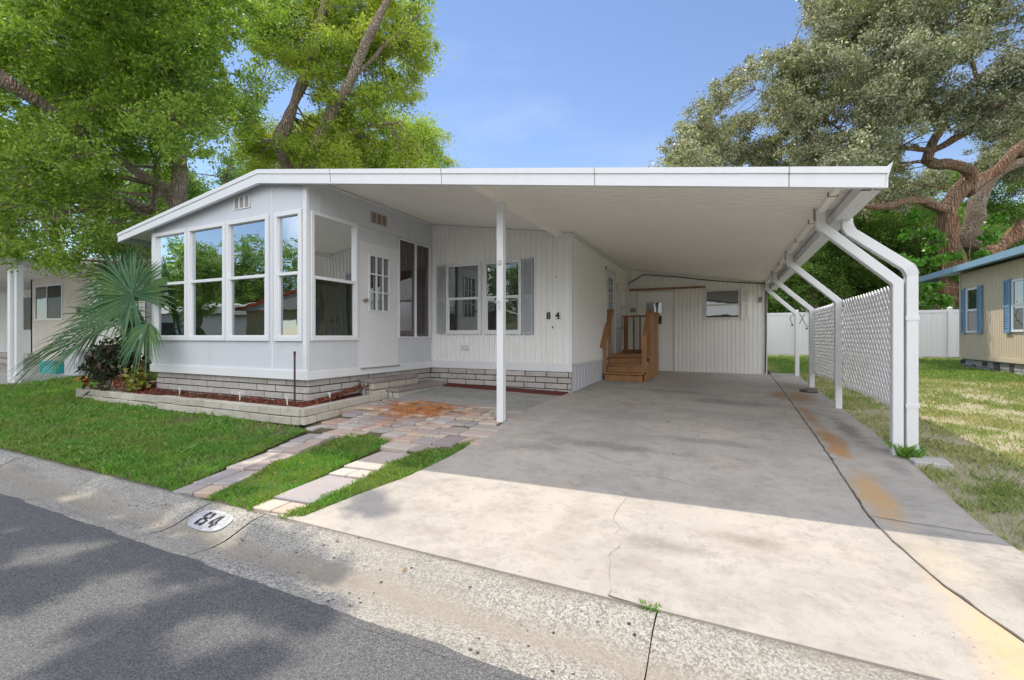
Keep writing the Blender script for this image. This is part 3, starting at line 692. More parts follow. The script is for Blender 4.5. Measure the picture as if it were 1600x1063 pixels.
# entry door
def door(pl, a0, a1, z0, z1, win, nx, nz, parent=home, m=TRIM, knob=None, glassm=GL_DARK, paneN=-.02):
    b = MB(); w0, w1, q0, q1 = win
    n1 = .004
    for r in ((a0, w0, z0, z1), (w1, a1, z0, z1), (w0, w1, z0, q0), (w0, w1, q1, z1)): b.box(r[0], r[1], -.04, n1, r[2], r[3], pl)
    o = b.build('door', m, parent)
    f = MB(); e = .025
    f.box(w0-e, w1+e, n1, n1+.014, q0-e, q0, pl); f.box(w0-e, w1+e, n1, n1+.014, q1, q1+e, pl); f.box(w0-e, w0, n1, n1+.014, q0, q1, pl); f.box(w1, w1+e, n1, n1+.014, q0, q1, pl)
    for i in range(1, nx): x = w0+(w1-w0)*i/nx; f.box(x-.011, x+.011, -.01, n1+.01, q0, q1, pl)
    for j in range(1, nz): z = q0+(q1-q0)*j/nz; f.box(w0, w1, -.01, n1+.008, z-.011, z+.011, pl)
    f.build('window_grille', TRIM, o)
    p = MB(); p.quad(pl(w0, paneN, q0), pl(w1, paneN, q0), pl(w1, paneN, q1), pl(w0, paneN, q1)); p.build('pane', glassm, o)
    if knob:
        k = MB(); c = Vector(pl(knob[0], .05, knob[1])); c0 = Vector(pl(knob[0], 0, knob[1]))
        k.tube([c0, c0.lerp(c, .6), c0.lerp(c, .62), c, c0.lerp(c, 1.2)], [.02, .02, .032, .034, .012], 10)
        c = Vector(pl(knob[0]+.06, .03, knob[1]+.01)); c0 = Vector(pl(knob[0]+.06, 0, knob[1]+.01)); k.tube([c0, c], [.02, .018], 10)
        k.build('door_knob', BRASS, o, smooth=True)
    return o
door(fS, 5.41, 6.315, .815, 2.812, (5.63, 6.09, 1.73, 2.6), 3, 3, knob=(5.50, 1.87), glassm=GL_DIM)
b = MB(); b.box(5.40, 6.33, .0, .05, .785, .812, fS); b.build('threshold', simple('sill_metal', (.3, .3, .3), .4), home)
# gable vents
def vent(pl, a0, a1, z0, z1, m, n=3, parent=home):
    b = MB(); b.box(a0, a1, 0, .006, z0, z1, pl)
    v = b.build('vent', m, parent); f = MB(); wv = (a1-a0)/n
    for i in range(n+1): x = a0+wv*i; f.box(x-.012, x+.012, .006, .016, z0-.01, z1+.01, pl)
    f.box(a0-.012, a1+.012, .006, .014, z1, z1+.012, pl); f.box(a0-.012, a1+.012, .006, .014, z0-.012, z0, pl)
    f.build('vent_louvres', TRIM if m != BROWNMET else simple('vent_edge', (.48, .45, .40), .6), v)
vent(fY, -6.73, -6.38, 3.22, 3.385, simple('vent_grey', (.30, .30, .29), .6))
vent(fS, 5.66, 6.02, 3.15, 3.31, BROWNMET)
# block skirting
def blocks(name, pl, a0, a1, z0fn, z1, m, parent, bl=.40, hgt=.1, depth=.10, n0=0, seed=0, back=.1):
    R_ = random.Random(seed); b = MB(); mo = MB(); z = z1; row = 0
    zmin = min(z0fn(a0), z0fn(a1))-.03
    while z > zmin+.02:
        zb = max(z-hgt, zmin); off = (row % 2)*bl/2+R_.uniform(-.04, .04); a = a0-off
        while a < a1-.01:
            s, e = max(a, a0), min(a+bl, a1)
            if e-s > .02:
                j = R_.uniform(-.003, .003); b.box(s+.007, e-.007, n0-depth, n0+j, zb+.007, z-.007, pl)
            a += bl
        z -= hgt; row += 1
    mo.box(a0+.03, a1-.03, n0-depth+.01, n0-.012, zmin, z1-.002, pl)
    o = b.build(name, m, parent, .006); mo.build('mortar', MORTAR, o); return o
blocks('block_skirting', plY(YS+.05), SX0+.02, XS-.048, lambda a: .33, .70, BLOCK, home, seed=1)
blocks('block_skirting', plX(XS-.05), YS+.075, YM+.03, lambda a: gz(XS, a), .70, BLOCK, home, seed=2)
# main front wall: ribbed metal siding
def ribbed(name, pl, a0, a1, z0, topfn, pitch, depth, m, parent=home, style='round'):
    pr = []; a = a0
    n = max(1, round((a1-a0)/pitch)); p = (a1-a0)/n
    for i in range(n):
        s = a0+i*p
        pr += [(s, 0), (s+p*.34, 0), (s+p*.385, depth), (s+p*.615, depth), (s+p*.66, 0)] if style == 'round' else [(s, 0), (s+p*.84, 0), (s+p*.88, -depth), (s+p*.96, -depth)]
    pr.append((a1, 0)); b = MB(); v = []
    for (aa, nn) in pr: v += [pl(aa, nn, z0), pl(aa, nn, topfn(aa))]
    b.add(v, [(2*i, 2*i+2, 2*i+3, 2*i+1) for i in range(len(pr)-1)]); return b.build(name, m, parent)
fM = plY(YM)
ribbed('wall', fM, XS+.0, XM, .83, lambda a: rtop(a)-.055, .101, .030, GREYSIDE)
b = MB(); b.box(XS+.02, XM+.012, -.05, .022, .70, .84, fM); b.build('base_board', TRIM, home, .003)
b = MB(); b.box(XM-.05, XM+.012, 0, .016, .84, 3.0, fM)
v = [fM(XS, 0, rtop(XS)-.13), fM(XM, 0, rtop(XM)-.13), fM(XM, 0, rtop(XM)-.06), fM(XS, 0, rtop(XS)-.06)]
b.bar((XS, YM-.02, rtop(XS)-.085), (XM+.01, YM-.02, rtop(XM)-.085), .03, .05)
b.box(XS, XS+.04, 0, .02, .84, 3.4, fM)
b.bar((XS+.015, YS+.1, rtop(XS)-.08), (XS+.015, YM-.04, rtop(XS)-.08), .03, .035)
b.build('corner_trim', TRIM, home)
blocks('block_skirting', plY(YM), XS-.048, XM, lambda a: gz(a, YM), .70, BLOCK, home, seed=3)
for a0, a1 in ((-4.84, -4.08), (-4.015, -3.265)):
    window(fM, a0, a1, 1.34, 2.665, 2.01, .055, .055, mats=(GL_DARK, GL_DARK), lof=.02, paneN=.034)
def shutter(pl, a0, a1, z0, z1, m, parent=home, n=22):
    b = MB(); e = .03
    b.box(a0, a0+e, .012, .056, z0, z1, pl); b.box(a1-e, a1, .012, .056, z0, z1, pl)
    zm = (z0+z1)/2
    for z in (z0, z1-.05, zm-.02): b.box(a0+e, a1-e, .012, .054, z, z+.05, pl)
    for i in range(n):
        z = z0+.05+(z1-z0-.1)*(i+.5)/n; h = (z1-z0-.1)/n
        v = [pl(a0+e, .033, z+h*.45), pl(a1-e, .033, z+h*.45), pl(a1-e, .052, z-h*.4), pl(a0+e, .052, z-h*.4)]; b.quad(*v)
    b.box(a0+e, a1-e, .028, .032, z0, z1, pl)
    return b.build('shutter', m, parent)
shutter(fM, -5.045, -4.86, 1.36, 2.65, SHUT); shutter(fM, -3.245, -3.05, 1.34, 2.66, SHUT)
# house number, serif digits
def textmesh(body, size, ext):
    cu = bpy.data.curves.new('t', 'FONT'); cu.body = body; cu.size = size; cu.extrude = ext; cu.offset = size*.012; cu.align_x = 'CENTER'
    ob = bpy.data.objects.new('t', cu); COL.objects.link(ob); bpy.context.view_layer.update()
    me = bpy.data.meshes.new_from_object(ob.evaluated_get(bpy.context.evaluated_depsgraph_get())); bpy.data.objects.remove(ob); return me
for ch_, xx in (('8', -2.765), ('4', -2.605)):
    me = textmesh(ch_, .165, .006); me.transform(Matrix.Rotation(rad(90), 4, 'X')); me.transform(Matrix.Translation((xx, YM-.024, 1.60)))
    if ch_ == '4':
        pass
    o = link_mesh('house_number', me, BLACKPAINT, home); o['label'] = 'black digit %s on the siding' % ch_
b = MB(); b.box(-2.635, -2.55, .014, .03, 1.598, 1.608, fM); b.build('number_serif', BLACKPAINT, home)
b = MB(); b.box(-4.51, -4.33, .012, .05, 1.055, 1.15, fM); ou = b.build('outlet_box', TRIM, home, .006)
for q in (-4.475, -4.40): b = MB(); b.box(q, q+.035, .05, .054, 1.085, 1.12, fM); b.build('socket', PURPLEBOX, ou)
b = MB(); b.box(-2.70, -2.68, .014, .03, 1.44, 1.47, fM); b.box(-2.64, -2.625, .014, .02, 2.30, 2.33, fM); b.build('hook', DARK, home)
# right side wall of the home, under the carport
fR = plX(XM)
ribbed('wall', fR, YM, YB, .83, lambda a: rtop(XM)-.055, .13, .015, CREAM, style='groove')
b = MB()
b.box(YM, 9.6, -.05, .012, .80, .84, fR); b.box(YM-.0, YM+.03, 0, .014, .84, 3.0, fR); b.bar((XM+.02, YM, rtop(XM)-.085), (XM+.02, YB, rtop(XM)-.085), .03, .05)
b.build('corner_trim', TRIM, home)
ribbed('skirting', fR, YM+.0, YB, .36, lambda a: .80, .2, .01, WHITE, style='groove')
door(fR, 9.70, 10.55, .9, 2.74, (9.92, 10.33, 1.75, 2.60), 2, 5, knob=(9.80, 1.85), paneN=.003)
b = MB(); b.box(9.66, 9.70, 0, .03, .88, 2.80, fR); b.box(10.55, 10.59, 0, .03, .88, 2.80, fR); b.box(9.66, 10.59, 0, .03, 2.745, 2.80, fR); b.build('door_frame', TRIM, home)
window(fR, 11.03, 11.93, 1.50, 2.6, 2.05, .05, .04, mats=(GL_DARK, GL_DARK), lof=0)
b = MB(); c = Vector(fR(10.75, .10, 2.45)); b.tube([c+Vector((0, 0, .11)), c+Vector((0, 0, .09)), c+Vector((0, 0, -.07)), c+Vector((0, 0, -.1))], [.03, .06, .045, .02], 8); b.box(10.72, 10.78, 0, .1, 2.5, 2.54, fR)
b.build('wall_lamp', simple('lamp_white', (.7, .68, .6), .4), home, smooth=False)
# shed wall at the back of the carport
fB = plY(YB)
def back_top(a): return rtop(a)-.055
ribbed('shed_wall', fB, XM, .83, .40, back_top, .09, .015, CREAM, style='groove')
b = MB()
b.box(.79, .84, -.03, .03, .38, 2.50, fB); b.box(-2.12, -2.08, 0, .025, .42, 2.44, fB); b.box(-1.20, -1.165, 0, .025, .42, 2.44, fB); b.box(-2.12, -1.165, 0, .022, 2.44, 2.47, fB)
b.build('corner_trim', TRIM, home)
door(fB, -2.07, -1.21, .43, 2.43, (-1.87, -1.50, 1.62, 2.16), 1, 2, m=CREAM, paneN=.003)
b = MB(); b.box(-2.3, -.48, .01, .05, 2.485, 2.53, fB); b.build('wood_rail', WOODOLD, home)
window(fB, -.49, .28, 1.72, 2.43, 2.06, .04, .03, mats=(GL_DARK, GL_DARK), lof=0, paneN=.012)
shutter(fB, .30, .46, 1.72, 2.44, CREAM, n=16)
b = MB(); b.tube([fB(-2.34, .02, 2.66), fB(-2.30, .02, 2.70), fB(-1.93, .02, 2.89), fB(-1.2, .02, 2.80), fB(-.5, .02, 2.68), fB(.2, .02, 2.585), fB(.8, .02, 2.52)], [.012]*7, 6); b.build('cable', DARK, home)
b = MB(); b.box(.68, .74, .005, .09, 2.10, 2.22, fB); b.build('wall_lamp', BROWNMET, home, .01)
b = MB(); b.box(-2.27, -2.14, .006, .05, 1.93, 2.03, fB); b.build('meter_box', simple('box_olive', (.28, .27, .18), .6), home, .004)
b = MB(); b.tube([fB(.815, .05, 2.5), fB(.815, .05, 1.4), fB(.80, .05, .45)], [.012]*3, 6); b.build('cable', DARK, home)
# hidden bodies that close the building: left wall, back, roof
for q in ((SX0, SX0+.05, YM, 20, .3, 3.15), (SX0+.05, XM, 19.95, 20, .3, 3.0), (.78, .829, YB+.01, 15.95, .3, 2.5), (XM, .829, 15.95, 16, .3, 2.5)): b = MB(); b.box(*q); b.build('rear_wall', WHITE, home)
b = MB()
def slab(b, xa, xb, y0, y1, th):
    za, zb = rtop(xa), rtop(xb)
    b.add([(xa, y0, za), (xb, y0, zb), (xb, y1, zb), (xa, y1, za), (xa, y0, za-th), (xb, y0, zb-th), (xb, y1, zb-th), (xa, y1, za-th)],
          [(0, 1, 2, 3), (7, 6, 5, 4), (0, 4, 5, 1), (1, 5, 6, 2), (2, 6, 7, 3), (3, 7, 4, 0)])
slab(b, -9.68, RIDX, YF+.03, 20.2, .045)
b.build('roof', ROOFTOP, home)
# left slope fascia (two-step metal profile)
def fascia(b, xa, xb, ha, hb):
    for (n0, n1, f0, f1) in ((0, .035, .0, .32), (0, .022, .32, 1.0)):
        v = []
        for x, h in ((xa, ha), (xb, hb)):
            z = rtop(x)+.004
            for y, q in ((YF-n1, f0), (YF+.03, f0), (YF+.03, f1), (YF-n1, f1)): v.append((x, y, z-h*q))
        b.add(v, [(0, 1, 2, 3), (7, 6, 5, 4)]+[(k, (k+1) % 4, 4+(k+1) % 4, 4+k) for k in range(4)])
b = MB(); fascia(b, -9.70, RIDX, .15, .19); b.build('fascia', TRIM, home)
b = MB(); b.box(-9.74, -9.66, YF+.03, 20.2, 2.96, 3.12); b.build('eave_trim', simple('eave_green', (.33, .42, .36), .6), home)
b = MB(); b.quad((-9.68, YF+.04, 3.06), (SX0, YF+.04, 3.17), (SX0, 20, 3.17), (-9.68, 20, 3.06)); b.build('soffit', CREAM, home)

# ================================================================ CARPORT
car = thing('carport', 'white aluminium carport roof on slanted posts over the driveway', 'carport', (-.5, 8, .3))
b = MB()
slab(b, RIDX, 1.09, YF+.03, 12.5, .045)
b.add([(RIDX, 12.5, rtop(RIDX)), (.95, 12.5, rtop(.95)), (.95, 20.2, rtop(.95)), (RIDX, 20.2, rtop(RIDX))], [(0, 1, 2, 3)])
b.build('roof_panel', ROOFTOP, car)
# ribbed underside: pans run down the slope
b = MB(); pr = []; y = YF+.03
while y < YB: pr += [(y, 0), (y+.072, 0), (y+.078, .012), (y+.094, .012)]; y += .1
pr.append((YB, 0)); v = []
for (yy, up) in pr:
    v += [(XS, yy, rtop(XS)-.05+up), (1.0, yy, rtop(1.0)-.05+up)]
# the outer strip over the sunroom corner has no ribs
b.add(v, [(2*i, 2*i+1, 2*i+3, 2*i+2) for i in range(len(pr)-1)])
b.build('ceiling', CEIL, car)
b = MB(); fascia(b, RIDX, 1.09, .19, .155); b.add([(1.09, YF-.035, 2.58), (1.115, YF-.04, 2.60), (1.115, YF+.03, 2.60), (1.09, YF+.03, 2.58), (1.07, YF-.022, 2.41), (1.07, YF+.03, 2.41)], [(0, 1, 2, 3), (0, 4, 5, 3), (0, 1, 4), (1, 2, 5, 4), (2, 3, 5)])
b.build('fascia', TRIM, car)
b = MB()
for k, xs_ in enumerate((-4.6, -2.9, -1.15, .45)):
    b = MB(); z_ = rtop(xs_); b.box(xs_, xs_+.006, YF-.0375, YF-.02, z_-.055, z_+.002); b.box(xs_, xs_+.006, YF-.0245, YF-.015, z_-.172, z_-.055); b.build('fascia_joint', BROWNMET, car)
b = MB()
gp = [(.93, 2.50), (.94, 2.425), (1.065, 2.415), (1.10, 2.50), (1.115, 2.585), (1.09, 2.585)]
v = []
for yy in (YF+.035, 12.6): v += [(x, yy, z) for x, z in gp]
n = len(gp); b.add(v, [(i, i+1, n+i+1, n+i) for i in range(n-1)])
b.build('gutter', TRIM, car)
# beams
b = MB(); xb = -2.56; b.box(xb-.055, xb+.055, YF+.04, YM-.03, rtop(xb)-.145, rtop(xb)-.04); b.box(xb-.02, xb+.03, YF+.04, YM-.03, rtop(xb)-.15, rtop(xb)-.1451)
b.build('beam', CEIL, car, .004)
b = MB(); xb = .83; b.box(xb-.03, xb+.03, YF+.04, YB-.02, rtop(xb)-.09, rtop(xb)-.035); b.build('beam', CEIL, car, .003)
for k in range(7):
    b = MB(); yk = 4.75+k*1.05; b.box(.79, .87, yk, yk+.012, rtop(.83)-.094, rtop(.83)-.05); b.build('beam_joint', BROWNMET, car)
# posts
POSTP = [(.83, 2.56), (.83, 2.395), (1.425, 1.815)]
for i, (py, xb_) in enumerate(((5.35, 1.425), (7.84, 1.43), (10.13, 1.435), (11.97, 1.42))):
    b = MB(); pts = [(.83, rtop(.83)-.06), (.83, 2.385), (xb_, 1.80), (xb_, gz(xb_, py)-.01)]
    b.sweep(pts, .082, py-.045, py+.045); o = b.build('post', TRIM, car, .006)
    c = MB(); c.box(.775, .785, py-.012, py+.012, 2.44, 2.60); c.box(.775, .80, py-.012, py+.012, 2.59, 2.60); c.build('bracket', BROWNMET, o)
b = MB(); px_, py_ = -2.56, 5.1; b.box(px_-.045, px_+.045, py_-.045, py_+.045, gz(px_, py_)-.01, rtop(px_)-.145); o = b.build('post', TRIM, car, .008, seg=2)
b = MB(); b.box(px_-.02, px_+.02, py_-.062, py_-.045, 2.19, 2.25); b.box(px_-.05, px_+.0, py_-.058, py_-.045, 1.72, 1.75); b.tube([(px_, py_-.05, 1.74), (px_+.02, py_-.09, 1.72), (px_+.02, py_-.09, 1.66), (px_+.0, py_-.07, 1.64)], [.006]*4, 6); b.build('hook', PURPLEBOX, o)
# downspout with crimped elbows
b = MB(); 
def arc(cx_, cz_, r, a0, a1, n): return [(cx_+r*math.cos(rad(a0+(a1-a0)*i/n)), cz_+r*math.sin(rad(a0+(a1-a0)*i/n))) for i in range(n+1)]
up = [(1.045, 2.43)]+arc(1.155, 2.375, .11, 180, 225, 6)+arc(1.42, 1.865, .11, 45, 0, 6)+[(1.53, .33), (1.535, .28), (1.565, .22)]
up2 = []
for i, p in enumerate(up): up2.append(p)
b.sweep(up2, .085, 5.31, 5.40)
o = b.build('downspout', TRIM, car, .004)
for k, (sx, sz, ax) in enumerate([(*p, 0) for p in up2[1:7]+up2[8:14]]):
    pass
b = MB()
def crimp(pts):
    for i in range(len(pts)-1):
        p = Vector((pts[i][0], 0, pts[i][1])); q = Vector((pts[i+1][0], 0, pts[i+1][1])); c = (p+q)/2; d = (q-p).normalized()
        b.bar(Vector((c.x, 5.355, c.z))-d*.004, Vector((c.x, 5.355, c.z))+d*.004, .097, .094, up=Vector((-d.z, 0, d.x)))
crimp(up2[1:8]); crimp(up2[8:15])
for z in (1.45, .65): b.box(1.482, 1.578, 5.305, 5.405, z, z+.035)
b.build('crimp_rings', TRIM, o)
# lattice screen panels hung between the slanted posts
def lattice(y0, y1, z0, z1, bow):
    b = MB(); pitch = .118; wd = .048; H = z1-z0; W = y1-y0
    for s, xo in ((1, 0), (-1, .007)):
        k = -int(H/pitch)-1
        while k*pitch < W+H:
            c = k*pitch
            # line: y = c + s'*(z) clipped to the panel
            if s == 1: pts = [(c-H, 0), (c, H)]
            else: pts = [(c, 0), (c-H, H)]
            (ya, za), (yb, zb) = pts
            def clip(ya, za, yb, zb):
                t0, t1 = 0, 1; dy = yb-ya
                for e, sg in ((0, 1), (W, -1)):
                    fa, fb = sg*(ya-e), sg*(yb-e)
                    if fa < 0 and fb < 0: return None
                    if fa < 0: t0 = max(t0, fa/(fa-fb))
                    elif fb < 0: t1 = min(t1, fa/(fa-fb))
                return None if t1-t0 < .01 else (t0, t1)
            r = clip(ya, za, yb, zb)
            if r:
                n = 4; prev = None
                for i in range(n+1):
                    t = r[0]+(r[1]-r[0])*i/n; yy = ya+(yb-ya)*t; zz = za+(zb-za)*t
                    p = Vector((1.475+xo+bow*math.sin(math.pi*yy/W)*(1-.5*zz/H), y0+yy, z0+zz))
                    if prev is not None: b.bar(prev, p, .007, wd, up=(0, 1, -s))
                    prev = p
            k += 1
    return b.build('lattice_panel', LATT, car)
lattice(5.42, 7.80, .60, 1.80, .05); lattice(7.88, 10.10, .60, 1.80, .04)

# ================================================================ FRONT STEPS AND BED
st = thing('block_steps', 'two low grey block steps with paver treads at the sunroom door', 'steps', (-4.9, 6, .3))
def step(x0, x1, y0, y1, z1, seed):
    zg = gz(x1, (y0+y1)/2)-.02
    o = blocks('step_riser', plX(x1), y0, y1, lambda a: zg, z1-.055, BEDBLOCK, st, .40, .11, .1, seed=seed)
    blocks('step_riser', plY(y0), x0, x1-.11, lambda a: zg, z1-.055, BLOCK, st, .30, .11, .1, seed=seed+1)
    b = MB(); y = y0-.015; R_ = random.Random(seed)
    while y < y1: e = min(y+R_.choice((.2, .3)), y1+.012); b.box(x0, x1+.02, y+.003, e-.003, z1-.055, z1); y = e
    b.build('tread', STEPTOP, st, .006)
step(XS+.0, -4.93, 5.42, 6.55, .635, 5); step(XS, -4.70, 5.72, 7.1, .475, 9)

bw = thing('bed_wall', 'low two-course concrete block wall edging the flower bed', 'garden wall', (-7.8, 4.1, .15))
def bedrow(p0, p1, zt0, zt1, rows, n0, name='block_course', th=.13, seed=0):
    R_ = random.Random(seed); b = MB(); p0 = Vector((*p0, 0)); p1 = Vector((*p1, 0)); L = (p1-p0).length; d = (p1-p0)/L; nn = Vector((-d.y, d.x, 0))
    for r in range(rows):
        a = -.2*(r % 2)
        while a < L-.02:
            s, e = max(a, 0)+.004, min(a+.405, L)-.004
            if e-s > .03:
                jz = R_.uniform(-.004, .004); jn = R_.uniform(-.004, .004); v = []
                for u in (s, e):
                    zt = zt0+(zt1-zt0)*u/L-r*.108+jz
                    for k, z in ((0, zt-.10), (th, zt-.10), (th, zt), (0, zt)): q = p0+d*u+nn*(k+jn); v.append((q.x, q.y, z))
                b.add(v, [(0, 1, 2, 3), (7, 6, 5, 4)]+[(k, (k+1) % 4, 4+(k+1) % 4, 4+k) for k in range(4)])
            a += .405
    return b.build(name, BEDBLOCK, bw, .008)
bedrow((-10.85, 4.14), (-8.1, 4.10), .345, .345, 2, 0, seed=1); bedrow((-8.1, 4.08), (-4.93, 4.06), .365, .375, 2, 0, seed=2)
bedrow((-4.87, 4.10), (-4.88, 5.70), .375, .42, 2, 0, seed=3); bedrow((-10.85, 5.6), (-10.85, 4.28), .38, .35, 2, 0, seed=4)
b = MB(); b.box(-10.7, -8.2, 4.2, 4.23, .05, .30); b.box(-8.15, -5.0, 4.16, 4.2, .05, .32); b.box(-5.0, -4.96, 4.2, 5.66, .05, .34); b.build('mortar', MORTAR, bw)
bed = MB(); bed.quad((-10.75, 4.2, .30), (-8.9, 4.2, .31), (-8.9, 5.6, .40), (-10.75, 5.6, .38)); bed.quad((-8.9, 4.2, .31), (-5.0, 4.18, .33), (XS-.05, 4.48, .39), (-8.9, 4.48, .37)); bed.quad((XS-.05, 4.48, .39), (-5.0, 4.18, .33), (-4.93, 5.7, .38), (XS-.05, 5.7, .42))
tag(bed.build('bed_soil', REDSTRIP), kind='structure')
N = 5200; u = RNG.random(N); x = np.where(u < .75, RNG.uniform(-10.7, -5.0, N), RNG.uniform(-5.2, -5.0, N)); y = np.where(u < .75, RNG.uniform(4.2, 4.5, N), RNG.uniform(4.3, 5.7, N))
k = (RNG.random(N) < .2); x = np.where(k, RNG.uniform(-10.7, -9.0, N), x); y = np.where(k, RNG.uniform(4.2, 5.6, N), y)
P = np.stack([x, y, .315+(y-4.2)*.16+RNG.uniform(0, .03, N)+.02*(x > -8.9)], 1)
tag(np_obj('mulch', leafquads(P, .055, .02, 2, .3), MULCH), 'red wood-chip mulch filling the flower bed', 'mulch', kind='stuff')
# solar path lights
def path_light(x, y, z, label, lean=0):
    t = thing('path_light', label, 'path light', (x, y, z), 'solar path lights in the flower bed'); t.rotation_euler = (0, rad(lean), 0)
    b = MB(); b.box(-.007, .007, -.004, .004, -.05, .10); o = b.build('stake', TRIM, None); o.parent = t
    b = MB(); b.box(-.013, .013, -.012, .012, .105, .13); b.box(-.021, .021, -.018, .018, .13, .14); b.box(-.008, .008, -.007, .007, .08, .105); o = b.build('lamp_head', TRIM, None); o.parent = t
for a in ((-9.45, 4.33, .335, 'white path light nearest the dark red shrub, leftmost of the six', -8), (-7.95, 4.32, .34, 'leaning white path light under the second sunroom window from the left', 12), (-6.42, 4.30, .35, 'white path light under the third sunroom window', 3), (-5.42, 4.30, .355, 'white path light just left of the thin rusty rod', -4), (-5.07, 4.72, .37, 'slim white path light round the corner beside the block skirting', -10), (-5.05, 5.35, .40, 'white path light nearest the block steps', 0)):
    path_light(*a)
b = MB(); b.box(-.012, .012, -.006, .006, 0, .77); b.box(-.016, .016, -.008, .008, .72, .77)
o = b.build('rod', RUSTROD); o.location = (-5.24, 4.27, .33); tag(o, 'thin dark rusty metal rod standing at the corner of the flower bed', 'metal rod')

# ================================================================ WOODEN STEPS
ws = thing('wooden_steps', 'stained brown wooden porch steps with railed landing at the side door', 'steps', (-1.95, 10.2, .37))
zb = gz(-2, 9.6)
RX0, RX1 = -2.33, -1.50
b = MB(); zs_ = [zb+.165, zb+.33, zb+.495]
for i, z in enumerate(zs_):
    y = 9.36+i*.24
    b = MB(); b.box(RX0+.02, RX1-.02, y-.025, y+.11, z-.03, z); b.box(RX0+.02, RX1-.02, y+.12, y+.26, z-.03, z); b.build('tread', WOOD, ws, .003)
    b = MB(); b.box(RX0+.03, RX1-.03, y, y+.03, z-.165, z-.045); b.build('riser', WOOD, ws, .003)
LZ = zs_[-1]+.03
b = MB()
for k in range(9): b.box(RX0+.01, RX1+.0, 10.08+k*.145, 10.08+k*.145+.138, LZ-.035, LZ)
b.box(RX0+.02, RX1-.02, 10.05, 10.09, LZ-.16, LZ-.036)
b.build('landing', WOOD, ws, .002)
b = MB()
for k in range(14):                                    # vertical boards closing the right side
    y = 9.37+k*.143; zt = LZ-.01 if y > 9.98 else zs_[min(2, int((y-9.34)/.24))]-.035
    b.box(RX1-.005, RX1+.02, y, y+.138, zb-.0, zt+.0)
b.build('side_boards', WOOD, ws, .002)
b = MB(); b.box(RX1-.09, RX1-.0, 9.62, 9.71, zb+.18, LZ+.42); b.build('newel_post', WOOD, ws, .004)
b = MB(); b.box(RX1-.09, RX1+.0, 10.12, 10.21, LZ, LZ+.93); b.build('newel_post', WOOD, ws, .004)
b = MB(); b.bar((RX1-.02, 9.6, LZ+.42), (RX1-.02, 10.2, LZ+.96), .10, .04); b.build('handrail', WOOD, ws, .004)
b = MB()
for k in range(8): b.box(RX1-.012, RX1+.012, 10.215+k*.145, 10.215+k*.145+.135, LZ+.0, LZ+.90)
b.box(RX1-.06, RX1+.05, 10.1, 11.40, LZ+.90, LZ+.935)
b.build('rail_boards', WOOD, ws, .003)
b = MB(); b.box(RX0+.0, RX1-.0, 11.30, 11.38, LZ+.86, LZ+.90); b.build('top_rail', WOOD, ws, .003)
for k, xx in enumerate((RX0+.03,)):
    b = MB(); b.box(xx, xx+.10, 11.29, 11.33, LZ, LZ+.86); b.build('railing_post', WOOD, ws, .003)
for xx in (-2.08, -1.93, -1.78, -1.65):
    b = MB(); b.box(xx, xx+.035, 11.31, 11.345, LZ+.02, LZ+.86); b.build('baluster', WOOD, ws, .002)
b = MB(); b.box(RX0, RX1, 11.30, 11.34, LZ+.0, LZ+.07); b.build('bottom_rail', WOOD, ws, .002)
b = MB(); b.box(RX0-.0, RX0+.05, 9.40, 9.45, zb+.15, LZ+.36); b.build('newel_post', WOOD, ws, .003)
b = MB(); b.box(RX0-.0, RX0+.05, 9.86, 9.91, zb+.3, LZ+.86); b.build('newel_post', WOOD, ws, .003)
b = MB(); b.bar((RX0+.03, 9.2, LZ+.16), (RX0+.03, 9.98, LZ+.98), .11, .04); b.build('handrail', WOOD, ws, .004)

# ================================================================ SMALL GROUND ITEMS
bm = bmesh.new(); bmesh.ops.create_icosphere(bm, subdivisions=3, radius=.11)
for v in bm.verts:
    v.co *= 1+.35*noise.noise(v.co*14); v.co.z *= .45
    v.co.x *= 1.3
me = bpy.data.meshes.new('rock'); bm.to_mesh(me); bm.free(); o = link_mesh('rock', me, simple('rock_grey', (.16, .14, .12), .9, .3, 20, .5)); o.location = (1.30, 9.35, gz(1.3, 9.35)+.03)
tag(o, 'small flat dark rock on the side slab by the third slanted post', 'rock')
b = MB(); b.box(1.46, 1.72, 5.02, 5.17, .17, .225); b.box(1.50, 1.74, 5.175, 5.3, .17, .222); tag(b.build('splash_block', BLOCK, None, .008), 'flat grey concrete splash pavers at the foot of the downspout', 'splash block')

# ================================================================ FENCE
fn = thing('vinyl_fence', 'white vinyl privacy fence across the back of the side yard', 'fence', (4, 22, .47))
fx = .2; gy = .47
posts_ = []
while fx < 16:
    b = MB(); b.box(fx-.06, fx+.06, 21.94, 22.06, gy-.1, 2.34); b.add([(fx-.075, 21.925, 2.34), (fx+.075, 21.925, 2.34), (fx+.075, 22.075, 2.34), (fx-.075, 22.075, 2.34), (fx, 22, 2.41)], [(0, 1, 2, 3), (0, 1, 4), (1, 2, 4), (2, 3, 4), (3, 0, 4)]); b.build('fence_post', VINYL, fn)
    b = MB(); x0_, x1_ = fx+.06, fx+2.34
    b.box(x0_, x1_, 21.965, 22.035, 2.18, 2.29); b.box(x0_, x1_, 21.965, 22.035, .55, .68)
    k = x0_
    while k < x1_-.01: b.box(k+.001, min(k+.1505, x1_)-.001, 21.985, 22.015, .68, 2.18); k += .152
    b.build('fence_panel', VINYL, fn); fx += 2.4
b = MB()
c0 = at(1253, 500, 18.4)
for s in (-1, 1):
    b.tube(*smooth_path([c0+Vector((s*.35, -.1, -.15)), c0+Vector((s*.42, -.1, .1)), c0+Vector((s*.15, -.1, .28)), c0+Vector((s*.0, -.1, .05)), c0+Vector((-s*.15, -.1, -.25)), c0+Vector((-s*.28, -.1, -.22))], [.012]*6), 6)
